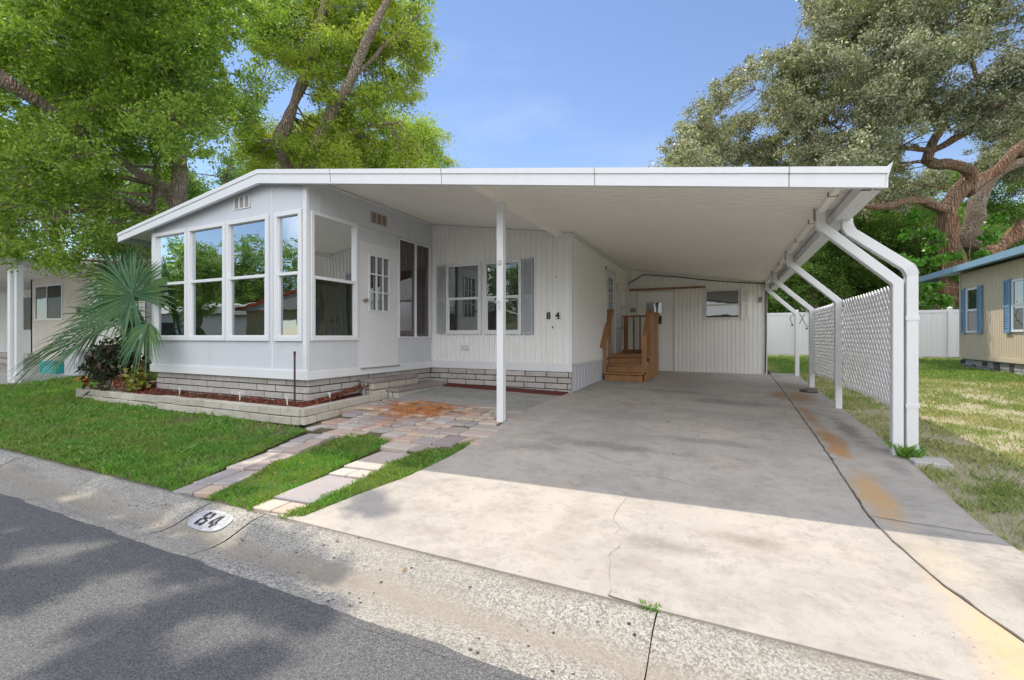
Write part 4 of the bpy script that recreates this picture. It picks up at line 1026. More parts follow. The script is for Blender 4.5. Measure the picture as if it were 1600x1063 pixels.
for v_ in ((-.35, -.2), (.15, -.35), (.4, .0)): b.box(c0.x+v_[0]-.03, c0.x+v_[0]+.03, c0.y-.13, c0.y-.08, c0.z+v_[1]-.04, c0.z+v_[1]+.04)
tag(b.build('wall_ornament', DARK), 'curly dark iron ornament hanging on the white fence behind the slanted posts', 'ornament')

# ================================================================ RIGHT NEIGHBOUR
nb = thing('neighbour_house', 'beige neighbouring house with blue roof edge and blue shutters', 'house', (8, 13, .43))
NX = 5.85; NY1 = 16.74; fN = plX(NX, -1)
ribbed('wall', fN, 3.5, NY1, .74, lambda a: 3.02, .10, .006, BEIGE, nb, 'groove')
b = MB(); b.box(NX, NX+7, NY1-.03, NY1, .74, 3.3); b.box(NX+7, NX+7.05, 3.5, NY1, .74, 3.0); b.box(NX, NX+7, 3.5, 3.53, .74, 3.3); b.build('end_wall', BEIGE, nb)
b = MB(); b.box(3.5, NY1, 0, .02, .70, .80, fN); b.box(NY1-.06, NY1+.01, 0, .015, .74, 3.0, fN); b.build('corner_trim', BEIGE, nb)
b = MB(); b.add([(NX-.42, 3, 3.10), (NX+3.5, 3, 3.9), (NX+3.5, 18.15, 3.9), (NX-.42, 18.15, 3.10), (NX-.42, 3, 3.0), (NX+3.5, 3, 3.8), (NX+3.5, 18.15, 3.8), (NX-.42, 18.15, 3.0)], [(0, 1, 2, 3), (7, 6, 5, 4), (0, 4, 5, 1), (1, 5, 6, 2), (2, 6, 7, 3), (3, 7, 4, 0)])
b.add([(NX+3.5, 3, 3.9), (NX+7.5, 3, 3.1), (NX+7.5, 18.15, 3.1), (NX+3.5, 18.15, 3.9)], [(0, 1, 2, 3)]); b.build('roof', ROOFBLUE, nb)
b = MB(); b.box(NX-.50, NX-.42, 3, 18.18, 2.98, 3.13); b.box(NX-.42, NX-.0, 18.1, 18.16, 2.96, 3.1); b.build('gutter', ROOFBLUE, nb)
for (y0, y1) in ((15.68, 16.33), (14.36-.72-.0, 14.15)):
    window(fN, min(y0, y1), max(y0, y1), 1.40, 2.58, 2.0, .05, .03, mats=(GL_DIM, GL_DIM), parent=nb, lof=0, paneN=.01)
for (y0, y1) in ((15.47, 15.66), (16.35, 16.54), (14.17, 14.42), (13.40, 13.62)):
    shutter(fN, y0, y1, 1.38, 2.6, SHUTBLUE, nb, 20)
blocks('foundation', plX(NX+.04, -1), 3.5, NY1, lambda a: .42, .70, NBBLOCK, nb, .4, .19, .2, seed=8)
R_ = random.Random(2)
for k in range(14):
    b = MB(); y = 9+k*.58; b.box(y, y+R_.uniform(.1, .25), -.0, .012, R_.choice((.44, .56)), R_.choice((.53, .66)), plX(NX+.035, -1)); b.build('vent_gap', DARKROOM, nb)

# ================================================================ LEFT NEIGHBOUR
nl = thing('neighbour_house', 'pale neighbouring mobile home half hidden behind the palm at the left', 'house', (-19, 7, .3))
WY = 6.9; fL = plY(WY)
ribbed('wall', fL, -17.3, -14.2, .6, lambda a: 3.25, .11, .014, CREAM, nl)
b = MB(); b.box(-21.1, -17.3, -.1, 0, .6, 3.25, fL); b.box(-24.5, -14.2, -.1, .01, .38, .60, fL); b.build('wall', simple('neighbour_wall', (.66, .62, .56), .7), nl)
ribbed('wall', plY(WY+1.6), -30, -21.1, .5, lambda a: 3.25, .15, .01, GREYSIDE, nl)
b = MB(); b.box(-14.25, -14.2, WY, 16, .4, 3.2); b.box(-21.1, -21.0, WY, WY+1.6, .4, 3.2); b.build('side_wall', simple('neighbour_side', (.60, .58, .54), .7), nl)
window(fL, -20.75, -18.85, 1.82, 2.98, None, .06, .03, mats=(GL_DIM,), parent=nl, vert=-19.9, paneN=.01)
window(plY(WY+1.6), -27.2, -24.4, 1.5, 3.0, None, .08, .03, mats=(GL_DIM,), parent=nl, vert=-25.8, paneN=.01)
window(fL, -15.3, -14.8, 1.1, 2.0, None, .05, .03, mats=(GL_DIM,), parent=nl, paneN=.02)
b = MB(); b.add([(-31, 6.2, 3.25), (-13.6, 6.2, 3.25), (-13.6, 16, 3.25), (-31, 16, 3.25), (-31, 6.2, 3.4), (-13.6, 6.2, 3.4), (-13.6, 16, 3.4), (-31, 16, 3.4)], [(0, 1, 2, 3), (7, 6, 5, 4), (0, 4, 5, 1), (1, 5, 6, 2), (2, 6, 7, 3), (3, 7, 4, 0)])
b.box(-31, -15.05, 4.2, 6.19, 3.02, 3.2); b.build('roof', ROOFTOP, nl)
b = MB(); b.box(-15.36, -15.22, 4.62, 4.76, .1, 3.02); b.build('post', TRIM, nl, .008)
b = MB(); b.box(-15.18, -15.06, 4.68, 4.8, .42, 3.0); b.box(-15.18, -14.92, 4.6, 4.72, .22, .34); b.box(-15.17, -15.07, 4.66, 4.76, .28, .42); b.build('downspout', VINYL, nl, .004)
b = MB(); b.box(-17.95, -17.75, .0, .03, 1.95, 2.2, fL); b.box(-17.90, -17.80, .03, .035, 1.99, 2.16, fL); b.build('number_plaque', DARK, nl)
for k in range(3):
    b = MB(); b.box(-24.5, -20.4-k*.0, 6.0+k*.3, 6.9, .24+k*.17, .40+k*.17); b.build('step', BLOCK, nl, .01)
b = MB(); b.box(-.45, .45, -.3, .3, 0, .30); b.box(-.48, .48, -.33, .33, .30, .36); b.box(-.4, -.3, -.32, -.3, .08, .26); b.box(.3, .4, -.32, -.3, .08, .26)
o = b.build('storage_box', TEAL, None, .03); o.location = (-16.2, 5.9, .28); tag(o, 'teal plastic storage box half hidden behind the palm fronds', 'storage box')
b = MB(); b.box(-.35, .35, -.3, .3, 0, .62); b.box(-.38, .38, -.33, .33, .62, .70); b.box(-.2, .2, -.32, -.3, .2, .45)
o = b.build('utility_box', simple('pale_plastic', (.55, .58, .60), .5), None, .03); o.location = (-14.9, 5.9, .28); tag(o, 'pale grey utility box beside the teal box at the left neighbour', 'box')

# ================================================================ ACROSS THE STREET (seen mirrored in the windows)
sheet('far_lawn', GROUND, [(-60, -20), (20, -20), (20, -5.6), (-60, -5.6)], .01)
hx = thing('opposite_house', 'tan house with red roof edge across the street, mirrored in the sunroom windows', 'house', (-22, -14, 0))
b = MB(); b.box(-29, -15, -20, -11, .1, 3.0); b.build('wall', simple('tan_wall', (.50, .42, .25), .8), hx)
b = MB(); b.add([(-29.6, -10.6, 3.0), (-14.4, -10.6, 3.0), (-14.4, -20.4, 3.0), (-29.6, -20.4, 3.0), (-22, -10.6, 4.4), (-22, -20.4, 4.4)], [(0, 1, 4), (2, 3, 5), (1, 2, 5, 4), (3, 0, 4, 5), (0, 3, 2, 1)]); b.build('roof', simple('grey_shingle', (.45, .44, .42), .8), hx)
b = MB(); b.bar((-29.6, -10.55, 3.02), (-22, -10.55, 4.42), .06, .2); b.bar((-22, -10.55, 4.42), (-14.4, -10.55, 3.02), .06, .2); b.build('red_fascia', simple('red_paint', (.42, .05, .03), .6), hx)
window(lambda a, n, z: (a, -11+n, z), -26, -24, 1.2, 2.4, None, .08, .03, mats=(GL_DARK,), parent=hx, paneN=.01); window(lambda a, n, z: (a, -11+n, z), -20, -18, 1.2, 2.4, None, .08, .03, mats=(GL_DARK,), parent=hx, paneN=.01)
b = MB(); b.box(-21.8, -20.9, -11, -10.96, .15, 2.3); b.build('door', TRIM, hx)
h2 = thing('opposite_house', 'white house left of the tan one across the street, mirrored in the sunroom windows', 'house', (-42, -14, 0))
b = MB(); b.box(-52, -34, -20, -10, .1, 2.9); b.build('wall', WHITE, h2)
b = MB(); b.add([(-52.5, -9.4, 2.9), (-33.5, -9.4, 2.9), (-33.5, -20, 2.9), (-52.5, -20, 2.9), (-52.5, -15, 4), (-33.5, -15, 4)], [(0, 1, 5, 4), (1, 2, 5), (2, 3, 4, 5), (3, 0, 4)]); b.build('roof', ROOFTOP, h2)
b = MB(); [b.box(x, x+1.6, -9.97, -9.93, 1.1, 2.3) for x in (-50, -46, -41, -37)]; b.build('window', DARKROOM, h2)

h3 = thing('opposite_house', 'cream house with a carport straight across the street, mirrored in the small back windows', 'house', (1, -16, 0))
b = MB(); b.box(-9, 10, -24, -16, .1, 3.0); b.build('wall', BEIGE, h3)
b = MB(); b.add([(-9.6, -15.4, 3.0), (10.6, -15.4, 3.0), (10.6, -24.6, 3.0), (-9.6, -24.6, 3.0), (-9.6, -20, 4.4), (10.6, -20, 4.4)], [(0, 1, 5, 4), (1, 2, 5), (2, 3, 4, 5), (3, 0, 4)]); b.build('roof', ROOFTOP, h3)
for x in (-7, -3.5, 3, 7): b = MB(); b.box(x, x+1.3, -15.97, -15.93, 1.1, 2.3); b.build('window', DARKROOM, h3)
# ================================================================ TREES
def crown_points(blobs, twig_r=.28, per_twig=26, tw_den=9.0):
    out = []
    for (c, r, dens) in blobs:
        r3 = np.array(r if hasattr(r, '__len__') else (r, r, r*.8)); vol = r3.prod()*4.19
        n = max(3, int(vol*tw_den*dens)); d = RNG.normal(size=(n, 3)); d /= np.linalg.norm(d, axis=1)[:, None]
        rr = RNG.random(n)**.42*(1+.18*RNG.normal(size=n)); T = np.array(c)+d*rr[:, None]*r3
        k = RNG.poisson(per_twig, n); idx = np.repeat(np.arange(n), k)
        off = RNG.normal(size=(len(idx), 3))*twig_r*.55; off[:, 2] *= .7
        sc = RNG.uniform(.6, 1.4, n)[idx]; out.append(T[idx]+off*sc[:, None])
    return np.concatenate(out)
def tree(name, label, cat, limbs, blobs, leafm, barkm, L, W, per=26, den=9.0, tw=.28, twigs=True, seed=1, group=None, up=.5, trunk_n=10, extra=None):
    base = Vector(limbs[0][0][0]); t = thing(name, label, cat, tuple(base), group)
    R_ = random.Random(seed); nodes = []
    for i, (pts, rr) in enumerate(limbs):
        b = MB(); p, r = smooth_path(pts, rr, 6, .05); b.tube(p, r, trunk_n, .3); b.build('trunk' if i == 0 else 'limb', BARK if (name == 'live_oak' and i == 7) else barkm, t, smooth=True); nodes += list(zip(p, r))
    if twigs:
        b = MB()
        for (c, r, dn) in blobs:
            c = Vector(c); r_ = max(r) if hasattr(r, '__len__') else r
            src = min(nodes, key=lambda q: (q[0]-c).length+max(0, q[0].z-c.z)*.5)
            n0 = src[0]; dist = (c-n0).length; 
            if dist > .4 and (dist < 1.5 or R_.random() < .35):
                mid = n0.lerp(c, .5)+Vector((R_.uniform(-.2, .2), R_.uniform(-.2, .2), R_.uniform(-.05, .3)))*dist*.3
                r0 = min(src[1]*.6, .012+.010*dist)
                p, q = smooth_path([n0, mid, c], [r0, r0*.6, .015], 5, .06); b.tube(p, q, 6)
            for k in range(5):
                d = Vector((R_.gauss(0, 1), R_.gauss(0, 1), R_.gauss(.2, .8))).normalized()*r_*R_.uniform(.7, 1.1)
                e = c+d; m_ = c+d*.5+Vector((R_.uniform(-.15, .15), R_.uniform(-.15, .15), .1)); p, q = smooth_path([c, m_, e], [.010, .007, .003], 3, .04); b.tube(p, q, 5)
        b.build('branches', barkm, t)
    P = crown_points(blobs, tw, per, den)
    if extra: P = np.concatenate([P, crown_points(extra, .10, 34, 130)])
    np_obj('crown', leafquads(P, L, W, up), leafm, t)
    return t
GAPPX = [(100, 20, 26), (85, 68, 20), (210, 112, 16), (305, 145, 18), (18, 178, 24), (332, 222, 20), (452, 158, 34), (408, 92, 16), (30, 60, 12), (140, 72, 12), (80, 255, 14), (470, 48, 12), (1150, 150, 10), (1205, 205, 8), (1480, 215, 10), (1440, 262, 12), (1180, 210, 9)]
def fill(n, x0, x1, y0, y1, d0, d1, r0, r1, cond=lambda x, y: True, seed=0, dens=1):
    """n leaf masses spread through a body of crown seen between the given picture bounds, at true depths"""
    R_ = random.Random(seed); out = []; tr = 0
    while len(out) < n and tr < n*50:
        tr += 1; x, y = R_.uniform(x0, x1), R_.uniform(y0, y1)
        if not cond(x, y) or any(math.hypot(x-a_, y-b_) < q_*1.6 for a_, b_, q_ in GAPPX): continue
        r = R_.uniform(r0, r1); out.append((tuple(at(x, y, R_.uniform(d0, d1))), (r, r, r*.7), dens))
    return out
A = at
# --- tree 1: big dark-leaved tree left of the sunroom
l1 = [([A(281, 610, 10.2), A(281, 420, 10.2), A(280, 300, 10.2), A(279, 190, 10.2), A(284, 90, 10.3), A(300, -60, 10.6), A(290, -220, 10.8)], [.24, .18, .155, .14, .12, .09, .05]),
      ([A(279, 180, 10.2), A(255, 100, 9.9), A(235, 20, 9.6), A(190, -120, 9.0)], [.10, .08, .065, .035]),
      ([A(283, 110, 10.3), A(330, 40, 10.6), A(395, -20, 11)], [.08, .06, .03]),
      ([A(240, 330, 10.4), A(243, 270, 10.4), A(236, 220, 10.4), A(222, 150, 10.2)], [.07, .07, .06, .035])]
def c1(x, y):
    if 248 < x < 318 and y > 195: return False
    if -30 < x < 250 and abs(y-(120+x*.71)) < 42: return False
    if y > 330 and x > 200: return False
    if x < 250 and y > 395: return False
    if 60 < x < 95 and 15 < y < 45: return False
    return True
b1 = fill(30, -60, 238, 300, 418, 8.2, 10.4, .22, .42, lambda x, y: y < 418-abs(x-90)*.12, 91, 1.3) + fill(70, -60, 300, -40, 250, 7.6, 10.5, .45, .8, c1, 3) + fill(17, -80, 190, 240, 395, 8.0, 10.5, .3, .55, c1, 4)+fill(24, 230, 420, -40, 235, 9.5, 11.5, .4, .7, c1, 6)
# upper crown above the frame that shades the lawn and the street
bs = []; R_ = random.Random(8)
SHADE = [((-14, 3.9), (-4.6, 3.9), (-3.9, 2.9), (-3.6, 2.0), (-14, 2.0)), ((-6.5, 2.0), (-3.3, 1.98), (-2.75, 1.8), (-2.15, 1.72), (-2.05, 1.62), (-2.39, 1.60), (-2.72, 1.43), (-2.54, 1.24), (-2.51, 1.03), (-2.8, .84), (-6.5, .7)), ((-12, 6.5), (-9, 6.5), (-9, 3.9), (-12, 3.9))]
GAPS = [(-8.7, 3.3, .22), (-7.3, 3.2, .2), (-12, 4.0, .5), (-10.4, 3.6, .4), (-5.6, 2.9, .18), (-6.8, 2.6, .2), (-5.0, 2.35, .15), (-3.72, 1.28, .09), (-3.54, 1.34, .10), (-3.62, 1.12, .09), (-2.93, 1.27, .11), (-2.72, 1.09, .12), (-3.59, 1.46, .07), (-2.94, .92, .12), (-2.8, 1.4, .07), (-4.34, 1.3, .08), (-4.8, 1.84, .12), (-3.6, 1.8, .1), (-3.1, 1.9, .08)]
def shade_blob(gx, gy, r, dens=2.8):
    for _ in range(20):
        z = R_.uniform(6.0, 9.0); x_, y_ = gx-.477*z, gy+.30*z
        d_ = -S_*x_+C_*y_; px_s = 800+F_PX*(x_*C_+y_*S_)/max(d_, .1)
        if z-1.3 > .80*d_+.4 or px_s < 360: bs.append(((x_, y_, z), (r, r, r*.6), 1.0)); return
for poly, n in zip(SHADE, (170, 420, 40)):
    xs_, ys_ = [p[0] for p in poly], [p[1] for p in poly]; k = 0; tr = 0
    while k < n and tr < 9000:
        tr += 1; gx, gy = R_.uniform(min(xs_), max(xs_)), R_.uniform(min(ys_), max(ys_)); r = R_.uniform(.07, .15) if n == 420 else R_.uniform(.16, .42)
        if not inpoly(poly, np.array([gx]), np.array([gy]))[0] or any(math.hypot(gx-a, gy-b) < q+r*.6 for a, b, q in GAPS): continue
        shade_blob(gx, gy, r); k += 1
for gx, gy in ((-2.34, 1.11), (-2.38, 1.2), (-2.37, 1.29), (-2.33, 1.37), (-2.27, 1.44), (-2.2, 1.5), (-2.12, 1.52), (-2.06, 1.56), (-1.95, 1.56), (-1.9, 1.52), (-1.82, 1.54), (-1.76, 1.48), (-2.33, .86), (-2.26, .91), (-2.19, .95), (-2.1, 1.0), (-1.84, 1.07), (-1.79, 1.13), (-1.7, 1.21), (-2.59, 1.88), (-2.39, 1.86), (-2.25, 1.85), (-2.5, 1.95), (-2.8, 1.94), (-2.32, 2.46), (-2.18, 2.49), (-2.42, 2.60), (-2.0, 1.84)):
    shade_blob(gx, gy, R_.uniform(.07, .10)); shade_blob(gx+.03, gy, .06)
tree('shade_tree', 'big leafy shade tree with grey trunk left of the sunroom', 'tree', l1, b1, LEAF_A, BARK, .082, .036, 125, 15, .23, seed=1, extra=bs)
# --- tree 2: leaning diagonal limb tree at far left
l2 = [([A(330, 600, 13), A(300, 400, 12.5), A(262, 305, 12), A(218, 272, 11.0), A(170, 235, 9.6), A(100, 190, 8.4), A(45, 150, 7.8), A(-5, 118, 7.5), A(-90, 70, 7.3)], [.16, .14, .12, .11, .105, .10, .105, .12, .10]),
      ([A(100, 190, 9.3), A(60, 110, 9.6), A(30, 20, 10)], [.08, .06, .03])]
b2 = fill(26, -80, 260, -20, 300, 11, 13.5, .5, .9, lambda x, y: True, 9)
tree('leaning_tree', 'tree with one long thick limb sloping up to the left edge', 'tree', l2, b2, LEAF_C, BARK, .11, .05, 80, 10, .3, seed=2)
# --- tree 3: bright tree behind the ridge of the roof, trunks leaning right
l3 = [([A(505, 420, 13.5), A(502, 300, 13.5), A(513, 255, 13.4), A(540, 205, 13.2), A(566, 160, 13.0), A(590, 100, 12.8), A(628, 30, 12.6), A(660, -60, 12.4)], [.22, .19, .16, .14, .12, .11, .085, .05]),
      ([A(505, 320, 13.5), A(465, 262, 13.6), A(474, 215, 13.6), A(488, 180, 13.7), A(515, 110, 13.8), A(528, 20, 14), A(535, -90, 14)], [.17, .16, .15, .13, .11, .09, .05]),
      ([A(566, 160, 13.0), A(610, 110, 13.2), A(665, 62, 13.4)], [.06, .05, .02]),
      ([A(513, 255, 13.4), A(580, 225, 13.4), A(640, 215, 13.2)], [.07, .05, .02])]
def edge3(y):      # right-hand outline of the crown in the picture
    E_ = [(-60, 735), (0, 700), (40, 690), (80, 672), (110, 655), (150, 628), (180, 640), (215, 662), (240, 672), (262, 668)]
    for (a, b_), (p, q) in zip(E_, E_[1:]):
        if a <= y <= p: return b_+(q-b_)*(y-a)/(p-a)
    return 670
def c3(x, y):
    if x > edge3(y)-6: return False
    if 425 < x < 478 and 125 < y < 185: return False
    return True
l3 = [([p+(Vector((-S_, C_, 0))*-1.0) for p in P_], [q*1.0 for q in r_]) for P_, r_ in l3]
b3 = fill(95, 440, 700, -50, 258, 12, 14.4, .42, .72, c3, 12)+fill(26, 380, 500, -50, 120, 12.5, 14.5, .45, .75, c3, 13)+fill(16, 470, 560, 190, 262, 13.6, 15, .4, .6, c3, 16)+fill(14, 560, 690, 180, 275, 12.5, 14, .35, .55, c3, 17)+fill(22, 385, 485, 190, 265, 13.5, 15.5, .4, .65, lambda x, y: True, 18)+fill(8, 395, 450, 50, 125, 13, 14.5, .35, .5, lambda x, y: True, 19)
tree('bright_tree', 'bright green tree with leaning trunks rising behind the roof ridge', 'tree', l3, b3, LEAF_B, BARK, .085, .038, 115, 16, .24, seed=3)
# --- background trees behind the left side
for i, (px, d, n, bx, by, lab) in enumerate([(90, 20, 24, (-60, 200), (150, 400), 'pale green tree behind the left neighbour, at the left edge'), (350, 22, 20, (230, 470), (150, 330), 'light green tree in the gap behind the sunroom roof'), (560, 24, 16, (450, 680), (195, 275), 'low light green tree just above the roof behind the bright tree'), (185, 17, 16, (110, 300), (230, 440), 'mid green tree behind the palm between the two homes')]):
    base = A(px, 560, d); base.z = .45
    lm = [([base, A(px+5, 450, d), A(px-4, 330, d), A(px+12, 240, d)], [.2, .17, .13, .06])]
    if i in (0, 3): lm.append(([A(px-4, 380, d), A(px-40, 310, d), A(px-60, 250, d)], [.1, .08, .04]))
    tree('background_tree', lab, 'tree', lm, fill(n, *bx, *by, d-1.5, d+2, .7, 1.3, lambda x, y: True, 20+i), (LEAF_B, LEAF_C)[i % 2], BARK, .13, .06, 110, 6, .4, seed=30+i, group='background trees on the left', trunk_n=8)
# --- live oak on the right
T0 = 19.5
l4 = [([A(1488, 560, T0), A(1490, 430, T0), A(1484, 380, T0), A(1480, 335, T0), A(1497, 300, T0), A(1514, 285, T0-.1)], [.62, .52, .42, .40, .38, .33]),
      ([A(1514, 287, T0-.1), A(1513, 268, T0-.3), A(1490, 258, T0-.5), A(1462, 256, T0-.7), A(1448, 250, T0-.8)], [.30, .27, .23, .24, .24]),
      ([A(1448, 252, T0-.8), A(1456, 225, T0-.9), A(1468, 202, T0-1), A(1456, 186, T0-1.1), A(1446, 176, T0-1.2)], [.24, .20, .19, .16, .10]),
      ([A(1458, 236, T0-.9), A(1490, 218, T0-1.2), A(1530, 195, T0-1.5), A(1560, 165, T0-1.8), A(1602, 135, T0-2.2), A(1660, 100, T0-2.6)], [.14, .15, .14, .16, .19, .15]),
      ([A(1455, 236, T0-.9), A(1415, 232, T0-1.2), A(1370, 232, T0-1.6), A(1330, 215, T0-2)], [.12, .10, .08, .04]),
      ([A(1480, 333, T0), A(1455, 318, T0-.5), A(1425, 312, T0-1.0), A(1385, 322, T0-1.6), A(1340, 320, T0-2.4), A(1280, 300, T0-3)], [.24, .22, .19, .15, .11, .05]),
      ([A(1512, 300, T0), A(1535, 280, T0+.3), A(1562, 262, T0+.3), A(1600, 225, T0+.2), A(1680, 170, T0)], [.30, .27, .26, .22, .16]),
      ([A(1515, 390, T0+1), A(1525, 330, T0+1), A(1540, 290, T0+1.2), A(1575, 262, T0+1.2), A(1610, 250, T0+1.2)], [.45, .40, .30, .24, .18]),
      ([A(1500, 440, T0), A(1545, 400, T0-.3), A(1600, 352, T0-.6), A(1680, 290, T0-1)], [.40, .34, .32, .26]),
      ([A(1485, 205, T0-1), A(1440, 130, T0-1.5), A(1390, 60, T0-2)], [.06, .05, .02]),
      ([A(1330, 215, T0-2), A(1260, 170, T0-2.5), A(1180, 140, T0-3)], [.05, .04, .015]),
      ([A(1540, 190, T0-1.5), A(1520, 100, T0-2), A(1490, 0, T0-3)], [.10, .08, .04])]
def edge4(y):
    E_ = [(-80, 1235), (0, 1262), (40, 1275), (62, 1262), (85, 1215), (105, 1160), (130, 1120), (165, 1095), (200, 1062), (230, 1050), (262, 1045)]
    for (a, b_), (p, q) in zip(E_, E_[1:]):
        if a <= y <= p: return b_+(q-b_)*(y-a)/(p-a)
    return 1050
def c4(x, y):
    if x < edge4(y)+22: return False
    if 1400 < x and 225 < y: return False
    if 1330 < x and y > 265: return False
    if x > 1430 and y > 190 and x < 1560: return False
    return True
b4 = fill(120, 1040, 1460, -70, 270, 14.5, 20, .55, 1.1, c4, 41)+fill(62, 1380, 1720, -90, 190, 14, 20, .6, 1.15, c4, 42)
R_ = random.Random(45)
for y in range(12, 262, 11):                   # ragged outer sprays
    for k in range(2): b4.append((tuple(A(edge4(y)+R_.uniform(-6, 30), y+R_.uniform(-8, 8), R_.uniform(16, 18))), (R_.uniform(.22, .5),)*3, 1.3))
b4 += fill(26, 1330, 1450, 225, 325, 17.5, 20, .35, .6, lambda x, y: not (1400 < x and 235 < y < 290), 48, 1)+fill(26, 1530, 1640, 150, 265, 21, 25, .6, 1.0, lambda x, y: True, 49, 1)+fill(14, 1330, 1450, 255, 330, 20.5, 23, .5, .8, lambda x, y: True, 46, .8)+fill(14, 1540, 1660, 190, 300, 21, 24, .6, 1.0, lambda x, y: True, 47, .8)
l4 = [(p, [q*.84 for q in r]) for p, r in l4]
tree('live_oak', 'large spreading live oak with reddish twisted limbs behind the side yard', 'tree', l4, b4, LEAF_OAK, BARKOAK, .105, .050, 95, 10, .24, seed=4, trunk_n=22)
# vine climbing on the oak and shrubs at the fence
b5 = fill(34, 1405, 1560, 330, 480, 18.3, 19.0, .16, .42, lambda x, y: not (1468 < x < 1510 and y < 395), 50, 1.6)
l5 = [([A(1512, 560, 18.8), A(1510, 450, 18.7), A(1516, 380, 18.7), A(1508, 330, 18.8)], [.03, .028, .02, .01])]
tree('vine', 'bright green vine climbing the trunk of the live oak', 'vine', l5, b5, LEAF_VINE, BARK, .17, .13, 30, 10, .2, seed=5)
for i, (px, d, bx, by, n, lf, lab) in enumerate([(1265, 24, (1190, 1340), (320, 500), 44, LEAF_C, 'dense dark green tree behind the fence seen below the carport eave'), (1370, 26, (1290, 1430), (300, 490), 44, LEAF_C, 'mid green tree behind the fence between the slanted posts and the oak'), (1445, 22.5, (1400, 1510), (350, 500), 32, LEAF_C, 'green bushy tree behind the fence right of the downspout'), (1330, 30, (1200, 1500), (270, 440), 40, LEAF_OAK, 'grey-green tree far behind the lattice'), (1590, 26, (1500, 1700), (270, 430), 34, LEAF_C, 'green tree behind the beige house at the right edge')]):
    base = A(px, 545, d); base.z = .5
    tree('background_tree', lab, 'tree', [([base, A(px+6, 480, d), A(px-10, 420, d), A(px+8, 370, d)], [.22, .19, .15, .07])], fill(n, *bx, *by, d-1.2, d+2.5, .8, 1.5, lambda x, y: True, 60+i), lf, BARK, .14, .065, 110, 6, .4, seed=60+i, group='background trees on the right', trunk_n=8)
# trees across the street, mirrored in the windows
for i, (x, y, s, lab) in enumerate([(-31, -9, 1.0, 'round tree across the street left of the tan house'), (-17, -24, 1.2, 'tall tree behind the tan house across the street'), (-13, -9, .75, 'small tree across the street right of the tan house'), (-43, -21, 1.6, 'tree behind the white house across the street'), (-35, -22, 1.35, 'bushy tree between the white and the tan house across the street'), (-56, -22, 1.8, 'tall tree beyond the far end of the white house across the street'), (-4, -29, 1.5, 'tall tree behind the cream house across the street'), (9, -28, 1.4, 'tree behind the right end of the cream house across the street'), (-26, -23, 1.7, 'tallest tree behind the tan house across the street')]):
    R_ = random.Random(70+i); bl = []
    for k in range(26):
        a = R_.uniform(0, 6.28); r = R_.uniform(0, 2.2)*s; bl.append(((x+r*math.cos(a), y+r*math.sin(a), (4.2+R_.uniform(-1.4, 2.2))*s), (R_.uniform(.7, 1.1)*s,)*3, .8))
    tree('street_tree', lab, 'tree', [([(x, y, 0), (x+.1, y, 2*s), (x, y+.1, 4*s)], [.25, .2, .12])], bl, LEAF_C, BARK, .22, .12, 30, 3, .4, seed=80+i, group='trees across the street')

# ================================================================ PALM, SHRUBS
pt = thing('fan_palm', 'young fan palm with big blue-green fronds at the left end of the sunroom', 'palm', (-9.95, 4.75, .35))
base = Vector((-9.75, 4.62, .35))
b = MB(); p, r = smooth_path([base, base+Vector((.02, 0, .25)), base+Vector((.0, 0, .5))], [.13, .12, .10], 4); b.tube(p, r, 10, .3); b.build('trunk', BARK, pt, smooth=True)
def frond(hub, axis, nrm, R0, nseg, span, seed, droop=.35):
    R_ = random.Random(seed); hub = Vector(hub); ax = Vector(axis).normalized(); n = Vector(nrm); n = (n-ax*n.dot(ax)).normalized(); sd = ax.cross(n)
    b = MB()
    for i in range(nseg):
        t = (i+.5)/nseg*2-1; a = rad(span/2)*t+R_.uniform(-.03, .03); d = ax*math.cos(a)+sd*math.sin(a)+n*(.22*(1-abs(t))-.05+R_.uniform(-.06, .06)); d.normalize()
        L = R0*(1-.28*abs(t)**2)*R_.uniform(.88, 1.08); pr = d.cross(n).normalized(); w0 = .024
        sects = [(0, .006), (.25, .5), (.5, 1), (.72, .62), (1, .05)]; vv = []
        dr = droop*R_.uniform(.6, 1.7)
        for (q, ww) in sects:
            c = hub+d*(L*q)+Vector((0, 0, -1))*(dr*L*max(0, q-.35)**1.8)
            wv = pr*(w0*ww); vv += [c-wv+n*.010*ww, c-n*.004*ww, c+wv+n*.010*ww]
        fs = []
        for k in range(len(sects)-1):
            fs += [(3*k, 3*k+1, 3*k+4, 3*k+3), (3*k+1, 3*k+2, 3*k+5, 3*k+4)]
        b.add(vv, fs)
    o = b.build('frond', PALM, pt)
    c = MB(); top = base+Vector((0, 0, .45)); mid = top.lerp(hub, .5)+Vector((0, 0, .12)); p, r = smooth_path([top, mid, hub, hub+ax*.25], [.018, .013, .010, .004], 5); c.tube(p, r, 6); c.build('petiole', simple('petiole_green', (.12, .17, .05), .5) if 'petiole_green' not in bpy.data.materials else bpy.data.materials['petiole_green'], o)
    return o
viewd = -(A(200, 480, 1)-A(200, 480, 0)).normalized()
frond(A(208, 462, 7.6), (-.75, -.1, .6), (.2, -.9, .35), .98, 56, 320, 1, .32)
frond(A(150, 522, 8.3), (-.95, -.1, -.05), (.1, -.55, .85), 1.45, 48, 230, 2, .5)
frond(A(228, 505, 8.8), (-.3, -.2, -.6), (.2, -.9, .3), .95, 34, 210, 3, .4)
frond(A(215, 470, 9.4), (-.5, .2, .7), (.3, -.8, .3), 1.2, 40, 220, 4, .3)
frond(A(232, 505, 7.3), (-.05, -.3, -.8), (.1, -.9, .4), .70, 26, 150, 5, .6)
frond(A(180, 480, 9.6), (-.8, .3, .3), (.1, -.6, .8), 1.1, 36, 220, 6, .4)
frond(A(168, 500, 8.6), (-.85, -.1, .3), (.1, -.7, .6), 1.1, 40, 240, 8, .5)
